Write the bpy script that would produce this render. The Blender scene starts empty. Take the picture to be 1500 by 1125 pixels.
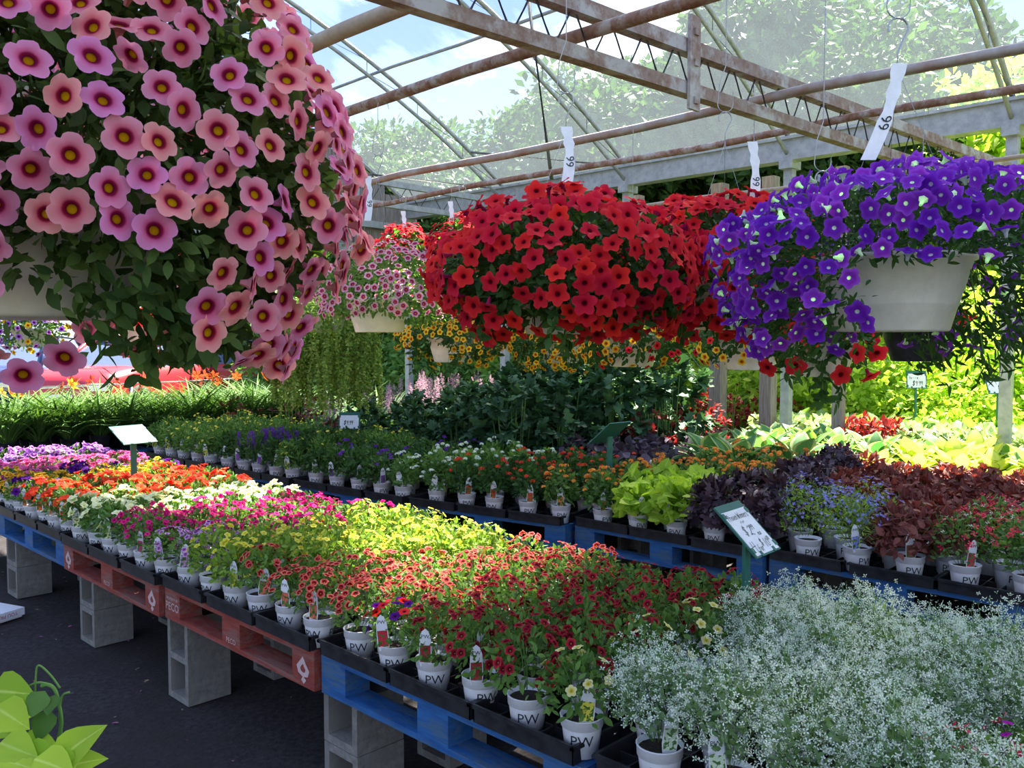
import bpy, math, random
import numpy as np
from mathutils import Vector, Matrix

random.seed(11)
RNG = np.random.default_rng(11)
SC = bpy.context.scene
COL = SC.collection
F = 1270.0                      # focal length in pixels of the 1500 px wide frame
AZ = math.radians(46.1)
PITCH = math.atan(62.5 / F)
CAMZ = 1.6
CROT = Matrix.Rotation(-AZ, 3, 'Z') @ Matrix.Rotation(math.pi / 2 - PITCH, 3, 'X')
FWD = np.array([math.sin(AZ), math.cos(AZ), 0.0])
RGT = np.array([math.cos(AZ), -math.sin(AZ), 0.0])


def at(px, py, z=None, X=None, Y=None, d=None):
    """world point seen at a pixel, on a plane of given z, X, Y or depth"""
    r = CROT @ Vector(((px - 750) / F, (562.5 - py) / F, -1.0))
    if z is not None:
        k = (z - CAMZ) / r.z
    elif X is not None:
        k = X / r.x
    elif Y is not None:
        k = Y / r.y
    else:
        k = d / (r.x * FWD[0] + r.y * FWD[1])
    return Vector((r.x * k, r.y * k, CAMZ + r.z * k))


# ------------------------------------------------------------------ materials
def S(c):
    return (c[0], c[1], c[2], 1.0)


def new_mat(name):
    m = bpy.data.materials.new(name)
    m.use_nodes = True
    nt = m.node_tree
    nt.nodes.clear()
    out = nt.nodes.new('ShaderNodeOutputMaterial')
    return m, nt, out


def principled(nt, rough=0.6, metal=0.0, spec=0.4):
    b = nt.nodes.new('ShaderNodeBsdfPrincipled')
    b.inputs['Roughness'].default_value = rough
    b.inputs['Metallic'].default_value = metal
    b.inputs['Specular IOR Level'].default_value = spec
    return b


def ramp(nt, stops, src=None, interp='LINEAR'):
    r = nt.nodes.new('ShaderNodeValToRGB')
    r.color_ramp.interpolation = interp
    els = r.color_ramp.elements
    while len(els) > 1:
        els.remove(els[-1])
    els[0].position = stops[0][0]
    els[0].color = S(stops[0][1])
    for p, c in stops[1:]:
        e = els.new(p)
        e.color = S(c)
    if src is not None:
        nt.links.new(src, r.inputs[0])
    return r


def noise(nt, scale, detail=4.0, rough=0.6, vec=None, coord='Object', stretch=None):
    n = nt.nodes.new('ShaderNodeTexNoise')
    n.inputs['Scale'].default_value = scale
    n.inputs['Detail'].default_value = detail
    n.inputs['Roughness'].default_value = rough
    tc = nt.nodes.new('ShaderNodeTexCoord')
    src = tc.outputs[coord]
    if stretch is not None:
        mp = nt.nodes.new('ShaderNodeMapping')
        mp.inputs['Scale'].default_value = stretch
        nt.links.new(src, mp.inputs[0])
        src = mp.outputs[0]
    nt.links.new(src, n.inputs['Vector'])
    return n


def mixcol(nt, a, b, fac, mode='MIX'):
    m = nt.nodes.new('ShaderNodeMix')
    m.data_type = 'RGBA'
    m.blend_type = mode
    for sock, v in ((m.inputs[6], a), (m.inputs[7], b)):
        if isinstance(v, tuple):
            sock.default_value = S(v)
        else:
            nt.links.new(v, sock)
    if isinstance(fac, (int, float)):
        m.inputs[0].default_value = fac
    else:
        nt.links.new(fac, m.inputs[0])
    return m.outputs[2]


def attr(nt, name):
    a = nt.nodes.new('ShaderNodeAttribute')
    a.attribute_name = name
    return a.outputs['Fac']


def mat_noise(name, c1, c2, scale=8.0, rough=0.7, metal=0.0, bump=0.0, stretch=None, lo=0.35, hi=0.65, spec=0.3, c3=None, scale3=3.0):
    m, nt, out = new_mat(name)
    n = noise(nt, scale, 6.0, 0.65, stretch=stretch)
    r = ramp(nt, [(lo, c1), (hi, c2)], n.outputs['Fac'])
    colr = r.outputs[0]
    if c3 is not None:
        n3 = noise(nt, scale3, 5.0, 0.7, stretch=stretch)
        r3 = ramp(nt, [(0.48, (0, 0, 0)), (0.6, (1, 1, 1))], n3.outputs['Fac'])
        colr = mixcol(nt, colr, c3, r3.outputs[0])
    b = principled(nt, rough, metal, spec)
    nt.links.new(colr, b.inputs['Base Color'])
    if bump:
        bp = nt.nodes.new('ShaderNodeBump')
        bp.inputs['Strength'].default_value = bump
        bp.inputs['Distance'].default_value = 0.01
        nt.links.new(n.outputs['Fac'], bp.inputs['Height'])
        nt.links.new(bp.outputs[0], b.inputs['Normal'])
    nt.links.new(b.outputs[0], out.inputs[0])
    return m


def mat_plain(name, c, rough=0.5, metal=0.0, spec=0.4):
    return mat_noise(name, tuple(x * 0.93 for x in c), tuple(min(1, x * 1.05) for x in c), 30.0, rough, metal, spec=spec)


def mat_leaf(name, ca, cb, edge=None, edge_at=0.6, trans=0.35, rough=0.6, tcol=None, vein=None, spec=0.18):
    """ca..cb by the leaf's own random number; edge colour past edge_at of the half width"""
    m, nt, out = new_mat(name)
    c = ramp(nt, [(0.0, ca), (1.0, cb)], attr(nt, 'n')).outputs[0]
    if edge is not None:
        e = ramp(nt, [(edge_at - 0.08, (0, 0, 0)), (edge_at + 0.08, (1, 1, 1))], attr(nt, 'r'))
        c = mixcol(nt, c, edge, e.outputs[0])
    if vein is not None:
        e = ramp(nt, [(0.0, (1, 1, 1)), (0.12, (0, 0, 0))], attr(nt, 'r'))
        c = mixcol(nt, c, vein, e.outputs[0])
    b = principled(nt, rough, 0.0, spec)
    nt.links.new(c, b.inputs['Base Color'])
    t = nt.nodes.new('ShaderNodeBsdfTranslucent')
    tc = tcol if tcol is not None else (1.35, 1.45, 0.7)
    k = mixcol(nt, c, tc, 1.0, 'MULTIPLY')
    nt.links.new(k, t.inputs['Color'])
    mx = nt.nodes.new('ShaderNodeMixShader')
    mx.inputs[0].default_value = trans
    nt.links.new(b.outputs[0], mx.inputs[1])
    nt.links.new(t.outputs[0], mx.inputs[2])
    nt.links.new(mx.outputs[0], out.inputs[0])
    return m


def mat_flower(name, stops, var=None, trans=0.35):
    """stops run from the throat (0) to the petal edge (.8); .9-1 is the tube behind"""
    m, nt, out = new_mat(name)
    c = ramp(nt, stops, attr(nt, 'r')).outputs[0]
    if var is not None:
        vr = ramp(nt, [(0.0, var[0]), (1.0, var[1])], attr(nt, 'n'))
        c = mixcol(nt, c, vr.outputs[0], 1.0, 'MULTIPLY')
    b = principled(nt, 0.7, 0.0, 0.08)
    nt.links.new(c, b.inputs['Base Color'])
    t = nt.nodes.new('ShaderNodeBsdfTranslucent')
    nt.links.new(c, t.inputs['Color'])
    mx = nt.nodes.new('ShaderNodeMixShader')
    mx.inputs[0].default_value = trans
    nt.links.new(b.outputs[0], mx.inputs[1])
    nt.links.new(t.outputs[0], mx.inputs[2])
    nt.links.new(mx.outputs[0], out.inputs[0])
    return m


# ------------------------------------------------------------------ geometry collector
class Geo:
    def __init__(self):
        self.V, self.L, self.T, self.M, self.R, self.N = [], [], [], [], [], []
        self.nv = 0

    def raw(self, V, L, T, M, R, N):
        self.V.append(np.asarray(V, float)); self.L.append(np.asarray(L, int) + self.nv)
        self.T.append(np.asarray(T, int)); self.M.append(np.asarray(M, int))
        self.R.append(np.asarray(R, float)); self.N.append(np.asarray(N, float))
        self.nv += len(V)

    def add(self, V, faces, mat=0, r=0.0, n=0.5):
        V = np.asarray(V, float)
        L = [i for f in faces for i in f]
        T = [len(f) for f in faces]
        R = np.full(len(V), r) if np.isscalar(r) else r
        self.raw(V, L, T, [mat] * len(faces), R, np.full(len(V), n))
        return self

    def scatter(self, tpl, M, P, n=None, mat=None):
        """tpl: (V, L, T, M, R); M (m,3,3) with columns as axes (scaled), P (m,3)"""
        V, L, T, Mi, R = tpl
        m = len(P)
        if m == 0:
            return self
        if n is None:
            n = RNG.random(m)
        W = np.einsum('mij,kj->mki', M, V) + P[:, None, :]
        off = (np.arange(m) * len(V))[:, None]
        LL = (L[None, :] + off).ravel()
        mm = np.tile(Mi if mat is None else np.full(len(Mi), mat), m)
        self.raw(W.reshape(-1, 3), LL, np.tile(T, m), mm, np.tile(R, m), np.repeat(n, len(V)))
        return self

    def box(self, x0, x1, y0, y1, z0, z1, mat=0):
        V = [(x, y, z) for x in (x0, x1) for y in (y0, y1) for z in (z0, z1)]
        f = [(0, 1, 3, 2), (4, 6, 7, 5), (0, 4, 5, 1), (2, 3, 7, 6), (0, 2, 6, 4), (1, 5, 7, 3)]
        return self.add(V, f, mat)

    def tube(self, pts, rad, sides=6, mat=0, r=0.0, n=0.5, cap=True):
        pts = np.asarray([tuple(p) for p in pts], float)
        k = len(pts)
        rad = np.full(k, rad) if np.isscalar(rad) else np.asarray(rad)
        tan = np.gradient(pts, axis=0)
        tan /= np.maximum(np.linalg.norm(tan, axis=1, keepdims=True), 1e-9)
        ref = np.array([0.0, 0, 1]) if abs(tan[0][2]) < 0.9 else np.array([1.0, 0, 0])
        V = []
        for i in range(k):
            a = np.cross(tan[i], ref)
            if np.linalg.norm(a) < 1e-6:
                a = np.cross(tan[i], np.array([0.3, 1.0, 0]))
            a /= np.linalg.norm(a)
            b = np.cross(tan[i], a)
            ref = b if i == 0 else ref
            ref = -np.cross(tan[i], a) if False else ref
            for s in range(sides):
                t = 2 * math.pi * s / sides
                V.append(pts[i] + rad[i] * (math.cos(t) * a + math.sin(t) * b))
        fs = []
        for i in range(k - 1):
            for s in range(sides):
                s2 = (s + 1) % sides
                fs.append((i * sides + s, i * sides + s2, (i + 1) * sides + s2, (i + 1) * sides + s))
        if cap:
            fs.append(tuple(range(sides))[::-1])
            fs.append(tuple((k - 1) * sides + s for s in range(sides)))
        return self.add(V, fs, mat, r, n)

    def lathe(self, prof, seg=20, mat=0, closed_bottom=True, cx=0, cy=0, r=0.0):
        V = []
        for (rr, z) in prof:
            for s in range(seg):
                t = 2 * math.pi * s / seg
                V.append((cx + rr * math.cos(t), cy + rr * math.sin(t), z))
        fs = []
        for i in range(len(prof) - 1):
            for s in range(seg):
                s2 = (s + 1) % seg
                fs.append((i * seg + s, i * seg + s2, (i + 1) * seg + s2, (i + 1) * seg + s))
        if closed_bottom:
            fs.append(tuple(range(seg))[::-1])
        return self.add(V, fs, mat, r)

    def beam(self, a, b, w, h=None, mat=0):
        """square bar from a to b"""
        h = h or w
        a, b = np.array(tuple(a), float), np.array(tuple(b), float)
        t = (b - a) / np.linalg.norm(b - a)
        up = np.array([0, 0, 1.0]) if abs(t[2]) < 0.95 else np.array([0, 1.0, 0])
        s = np.cross(t, up); s /= np.linalg.norm(s)
        u = np.cross(s, t)
        V = [p + sx * s * w / 2 + sz * u * h / 2 for p in (a, b) for sx in (-1, 1) for sz in (-1, 1)]
        f = [(0, 1, 3, 2), (4, 6, 7, 5), (0, 4, 5, 1), (2, 3, 7, 6), (0, 2, 6, 4), (1, 5, 7, 3)]
        return self.add(V, f, mat)

    def mesh(self, name, mats, smooth=False):
        V = np.concatenate(self.V); L = np.concatenate(self.L); T = np.concatenate(self.T)
        M = np.concatenate(self.M); R = np.concatenate(self.R); N = np.concatenate(self.N)
        me = bpy.data.meshes.new(name)
        me.vertices.add(len(V)); me.vertices.foreach_set('co', V.astype(np.float32).ravel())
        me.loops.add(len(L)); me.loops.foreach_set('vertex_index', L.astype(np.int32))
        me.polygons.add(len(T))
        st = np.concatenate([[0], np.cumsum(T)[:-1]])
        me.polygons.foreach_set('loop_start', st.astype(np.int32))
        me.polygons.foreach_set('material_index', M.astype(np.int32))
        me.polygons.foreach_set('use_smooth', np.full(len(T), bool(smooth)))
        for nm, arr in (('r', R), ('n', N)):
            a = me.attributes.new(nm, 'FLOAT', 'POINT')
            a.data.foreach_set('value', arr.astype(np.float32))
        for m in (mats if isinstance(mats, (list, tuple)) else [mats]):
            me.materials.append(m)
        me.update(calc_edges=True)
        return me


def link(name, me, parent=None, loc=None, rz=0.0, rot=None):
    o = bpy.data.objects.new(name, me)
    COL.objects.link(o)
    if parent is not None:
        o.parent = parent
    if loc is not None:
        o.location = loc
    if rot is not None:
        o.rotation_euler = rot
    elif rz:
        o.rotation_euler = (0, 0, rz)
    return o


def tag(o, label=None, cat=None, group=None, kind=None):
    if label: o['label'] = label
    if cat: o['category'] = cat
    if group: o['group'] = group
    if kind: o['kind'] = kind
    return o


def thing(name, label, cat, loc=(0, 0, 0), rz=0.0, group=None):
    o = link(name, None, None, loc, rz)
    o.empty_display_size = 0.05
    return tag(o, label, cat, group)


# ------------------------------------------------------------------ templates
def tpl_from(V, faces, R, mats=None):
    L = np.array([i for f in faces for i in f]); T = np.array([len(f) for f in faces])
    return (np.array(V, float), L, T, np.array(mats if mats is not None else [0] * len(faces)), np.array(R, float))


def leaf_tpl(wid=0.4, k=4, peak=0.45, fold=0.12, droop=0.15, tip=0.0, lobes=None):
    """leaf of unit length along +X; r = 0 on the midrib, 1 on the edge"""
    V, R, f = [], [], []
    for i in range(k + 1):
        t = i / k
        if lobes is not None:
            w = lobes[i]
        else:
            a = t / peak if t < peak else (1 - t) / (1 - peak)
            w = wid * 0.5 * (math.sin(a * math.pi / 2) ** (0.8 if t < peak else 1.0))
        z = -droop * t * t
        V += [(t, 0, z), (t - (0.0 if lobes is None else 0.0), w, z + fold * w * 2 * 0.5), (t, -w, z + fold * w * 2 * 0.5)]
        R += [0, 1, 1]
    for i in range(k):
        a, b = i * 3, i * 3 + 3
        f += [(a, b, b + 1, a + 1), (a, a + 2, b + 2, b)]
    # ends collapse to degenerate quads when the width is nothing: turn them into triangles
    out = []
    for q in f:
        pts = []
        for i in q:
            if not any(np.allclose(V[i], V[j]) for j in pts):
                pts.append(i)
        if len(pts) >= 3:
            out.append(tuple(pts))
    return tpl_from(V, out, R)


def flower_tpl(nl=5, seg=15, notch=0.12, cup=0.25, ruffle=0.04, tube=0.0, throat=0.28, point=0.0):
    """unit radius trumpet flower facing +Z; r 0 throat .. .8 edge, tube .95"""
    rings = [(0.0, -cup * 0.9, 0.0), (throat * 0.55, -cup * 0.75, 0.14), (throat, -cup * 0.25, 0.30), (0.62, 0.0, 0.55), (1.0, 0.03, 0.8)]
    V, R, f = [(0, 0, rings[0][1])], [0.0], []
    for k, (rr, z, rv) in enumerate(rings[1:], 1):
        for s in range(seg):
            a = 2 * math.pi * s / seg
            c = math.cos(nl * a)
            q = rr
            if k >= 3:
                ch = abs(math.cos(nl * a / 2))
                q = rr * (1 - notch * 2.0 * (0.25 if k == 3 else 1.0) * (1 - ch) ** 1.6 + point * ch ** 6)
            zz = z + (ruffle * math.cos(nl * a + 1.3) * (1 if k == 4 else 0.3) if k >= 3 else 0) - (0.10 * max(0, c) if k == 4 else 0)
            V.append((q * math.cos(a), q * math.sin(a), zz)); R.append(rv)
    for s in range(seg):
        f.append((0, 1 + s, 1 + (s + 1) % seg))
    for k in range(len(rings) - 2):
        b = 1 + k * seg
        for s in range(seg):
            s2 = (s + 1) % seg
            f.append((b + s, b + seg + s, b + seg + s2, b + s2))
    if tube > 0:
        b = len(V)
        for (rr, z) in ((0.42, -cup * 0.45), (0.2, -cup * 1.3), (0.12, -tube)):
            for s in range(6):
                a = math.pi / 3 * s
                V.append((rr * math.cos(a), rr * math.sin(a), z)); R.append(0.97)
        for k in range(2):
            for s in range(6):
                s2 = (s + 1) % 6
                f.append((b + k * 6 + s, b + k * 6 + s2, b + k * 6 + 6 + s2, b + k * 6 + 6 + s))
    return tpl_from(V, f, R)


def star_tpl(n=5, w=0.28, lift=0.2):
    """small flower of n separate petals, facing +Z"""
    V, R, f = [], [], []
    for i in range(n):
        a = 2 * math.pi * i / n
        c, s = math.cos(a), math.sin(a)
        b = len(V)
        for (x, y, z, r) in ((0.05, 0, 0, 0.1), (0.6, w, lift * 0.6, 0.5), (1.0, 0, lift, 0.8), (0.6, -w, lift * 0.6, 0.5)):
            V.append((x * c - y * s, x * s + y * c, z)); R.append(r)
        f.append((b, b + 3, b + 2, b + 1))
    return tpl_from(V, f, R)


def blob_tpl(seg=6, rings=4):
    V, R, f = [(0, 0, -1)], [0.0], []
    for k in range(1, rings):
        t = math.pi * k / rings
        for s in range(seg):
            a = 2 * math.pi * s / seg
            V.append((math.sin(t) * math.cos(a), math.sin(t) * math.sin(a), -math.cos(t))); R.append(k / rings)
    V.append((0, 0, 1)); R.append(1.0)
    for s in range(seg):
        f.append((0, 1 + (s + 1) % seg, 1 + s))
        f.append((len(V) - 1, 1 + (rings - 2) * seg + s, 1 + (rings - 2) * seg + (s + 1) % seg))
    for k in range(rings - 2):
        for s in range(seg):
            s2 = (s + 1) % seg
            b = 1 + k * seg
            f.append((b + s, b + s2, b + seg + s2, b + seg + s))
    return tpl_from(V, f, R)


def norm(a):
    return a / np.maximum(np.linalg.norm(a, axis=-1, keepdims=True), 1e-9)


def frames_leaf(axis, nrm, size):
    x = norm(axis); z = nrm - (nrm * x).sum(-1, keepdims=True) * x; z = norm(z)
    y = np.cross(z, x)
    M = np.stack([x, y, z], axis=-1)
    return M * np.asarray(size).reshape(-1, 1, 1)


def frames_flower(nrm, size):
    z = norm(nrm)
    t = norm(RNG.normal(size=z.shape))
    x = norm(t - (t * z).sum(-1, keepdims=True) * z)
    y = np.cross(z, x)
    return np.stack([x, y, z], axis=-1) * np.asarray(size).reshape(-1, 1, 1)


def sphere(n, zmin=-0.3, zmax=1.0, power=1.0):
    z = zmin + (zmax - zmin) * RNG.random(n) ** power
    a = RNG.random(n) * 2 * math.pi
    s = np.sqrt(np.maximum(0, 1 - z * z))
    return np.stack([s * np.cos(a), s * np.sin(a), z], axis=1)


LEAF_OVAL = leaf_tpl(0.46, 4, 0.5)
LEAF_NARROW = leaf_tpl(0.24, 4, 0.45)
LEAF_HEART = leaf_tpl(0.9, 5, 0.3, 0.1, 0.2)
LEAF_BIG = leaf_tpl(0.62, 6, 0.42, 0.25, 0.35)
LEAF_LOBED = leaf_tpl(lobes=[0.05, 0.34, 0.16, 0.36, 0.12, 0.20, 0.0], k=6, fold=0.15, droop=0.25)
LEAF_COLEUS = leaf_tpl(0.62, 5, 0.35, 0.2, 0.3)
LEAF_TREE = leaf_tpl(0.6, 2, 0.45, 0.15, 0.1)
FL_CALI = flower_tpl(5, 20, 0.13, 0.25, 0.05, 0.0, 0.30)
FL_CALI_BIG = flower_tpl(5, 30, 0.11, 0.28, 0.06, 0.7, 0.30)
FL_PET = flower_tpl(5, 20, 0.10, 0.35, 0.08, 0.9, 0.24, 0.08)
FL_PET_BIG = flower_tpl(5, 20, 0.12, 0.35, 0.08, 1.1, 0.24, 0.10)
FL_SMALL = flower_tpl(5, 10, 0.12, 0.2, 0.04, 0.0, 0.3)
STAR5, STAR4, STAR3 = star_tpl(5), star_tpl(4, 0.25, 0.3), star_tpl(3, 0.2, 0.5)
BLOB = blob_tpl()

# ------------------------------------------------------------------ colours
M = {}
M['white_plastic'] = mat_plain('white_plastic', (0.78, 0.77, 0.80), 0.35)
M['cream_plastic'] = mat_plain('cream_plastic', (0.86, 0.80, 0.72), 0.4)
M['black_plastic'] = mat_noise('black_plastic', (0.012, 0.012, 0.014), (0.03, 0.03, 0.034), 20, 0.4)
M['soil'] = mat_noise('soil', (0.012, 0.009, 0.007), (0.05, 0.035, 0.025), 120, 0.95, bump=0.6)
M['ink'] = mat_plain('ink', (0.02, 0.025, 0.03), 0.6)
M['paper'] = mat_plain('paper', (0.86, 0.85, 0.88), 0.45)
M['green_plastic'] = mat_plain('green_plastic', (0.02, 0.13, 0.10), 0.4)
M['steel'] = mat_noise('galvanised_steel', (0.30, 0.31, 0.32), (0.44, 0.44, 0.46), 14, 0.55, 0.3)
M['wire'] = mat_plain('wire', (0.38, 0.38, 0.40), 0.35, 0.8)
M['rust'] = mat_noise('rusty_pipe', (0.33, 0.20, 0.15), (0.20, 0.09, 0.06), 22, 0.8, 0.2, 0.3, c3=(0.42, 0.36, 0.33), scale3=9)
M['tan_pipe'] = mat_noise('tan_pipe', (0.46, 0.36, 0.28), (0.36, 0.27, 0.21), 15, 0.7, 0.2, 0.2)
M['truss_metal'] = mat_noise('truss_metal', (0.34, 0.27, 0.25), (0.24, 0.14, 0.11), 26, 0.75, 0.2, 0.25, c3=(0.45, 0.42, 0.42), scale3=6)
M['wood_grey'] = mat_noise('weathered_wood', (0.16, 0.13, 0.11), (0.30, 0.26, 0.23), 10, 0.9, bump=0.4, stretch=(6, 6, 0.5))
M['blue_wood'] = mat_noise('blue_painted_wood', (0.012, 0.07, 0.22), (0.025, 0.125, 0.33), 9, 0.7, bump=0.3, stretch=(3, 0.8, 6), c3=(0.06, 0.12, 0.2), scale3=5)
M['red_wood'] = mat_noise('red_painted_wood', (0.19, 0.03, 0.022), (0.30, 0.06, 0.04), 9, 0.75, bump=0.3, stretch=(3, 0.8, 6), c3=(0.22, 0.10, 0.08), scale3=5)
M['concrete'] = mat_noise('concrete_block', (0.16, 0.15, 0.13), (0.26, 0.245, 0.215), 30, 0.95, bump=0.6, c3=(0.20, 0.19, 0.17), scale3=4)
M['asphalt'] = mat_noise('dark_ground', (0.020, 0.016, 0.017), (0.050, 0.042, 0.043), 40, 0.95, bump=0.7, c3=(0.028, 0.022, 0.020), scale3=1.2)
M['green_stem'] = mat_leaf('stem', (0.10, 0.22, 0.04), (0.16, 0.30, 0.08), trans=0.1)
M['white_paint_mark'] = mat_plain('white_mark', (0.55, 0.40, 0.38), 0.8)

LEAFM = dict(
    pet=mat_leaf('petunia_leaf', (0.05, 0.12, 0.025), (0.14, 0.26, 0.06)),
    cali=mat_leaf('calibrachoa_leaf', (0.06, 0.14, 0.025), (0.17, 0.30, 0.07)),
    dark=mat_leaf('dark_leaf', (0.025, 0.07, 0.018), (0.07, 0.15, 0.035)),
    yel=mat_leaf('yellow_green_leaf', (0.12, 0.22, 0.03), (0.30, 0.42, 0.06)),
    euph=mat_leaf('grey_green_leaf', (0.10, 0.18, 0.07), (0.20, 0.30, 0.14)),
    lime=mat_leaf('lime_leaf', (0.25, 0.42, 0.03), (0.48, 0.62, 0.07), trans=0.4, vein=(0.55, 0.66, 0.16)),
    plum=mat_leaf('plum_leaf', (0.025, 0.018, 0.028), (0.10, 0.06, 0.075), trans=0.12, rough=0.4, tcol=(1.3, 0.8, 0.6)),
    coleus=mat_leaf('coleus_leaf', (0.10, 0.025, 0.022), (0.23, 0.075, 0.055), trans=0.2, tcol=(1.5, 0.7, 0.5), vein=(0.28, 0.1, 0.08)),
    heuch=mat_leaf('heuchera_leaf', (0.03, 0.02, 0.03), (0.16, 0.12, 0.15), trans=0.1, rough=0.35, tcol=(1, .7, .7)),
    hosta_v=mat_leaf('hosta_cream_edge', (0.05, 0.16, 0.06), (0.12, 0.26, 0.09), edge=(0.46, 0.50, 0.22), edge_at=0.72, trans=0.3),
    hosta_y=mat_leaf('hosta_gold', (0.34, 0.42, 0.05), (0.56, 0.56, 0.15), edge=(0.30, 0.42, 0.06), edge_at=0.85, trans=0.4),
    hosta_g=mat_leaf('hosta_green', (0.08, 0.20, 0.05), (0.22, 0.38, 0.08), trans=0.3),
    deep=mat_leaf('deep_green_leaf', (0.03, 0.07, 0.018), (0.12, 0.20, 0.05), trans=0.25),
    shrub=mat_leaf('shrub_leaf', (0.022, 0.065, 0.03), (0.075, 0.16, 0.07), trans=0.2),
    day=mat_leaf('daylily_leaf', (0.03, 0.09, 0.018), (0.13, 0.24, 0.05), trans=0.18),
    tree=mat_leaf('tree_leaf', (0.02, 0.06, 0.012), (0.08, 0.15, 0.03), trans=0.22),
    bright=mat_leaf('bright_leaf', (0.18, 0.33, 0.03), (0.62, 0.72, 0.12), trans=0.62),
    red=mat_leaf('red_leaf', (0.14, 0.02, 0.02), (0.34, 0.06, 0.05), tcol=(1.5, .6, .5)),
    jenny=mat_leaf('creeping_jenny_leaf', (0.10, 0.19, 0.03), (0.34, 0.44, 0.09), trans=0.35),
    pale=mat_leaf('pale_mottled_leaf', (0.30, 0.40, 0.20), (0.55, 0.62, 0.38), trans=0.3),
)
V1 = ((0.80, 0.74, 0.80), (1.12, 1.1, 1.05))
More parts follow.
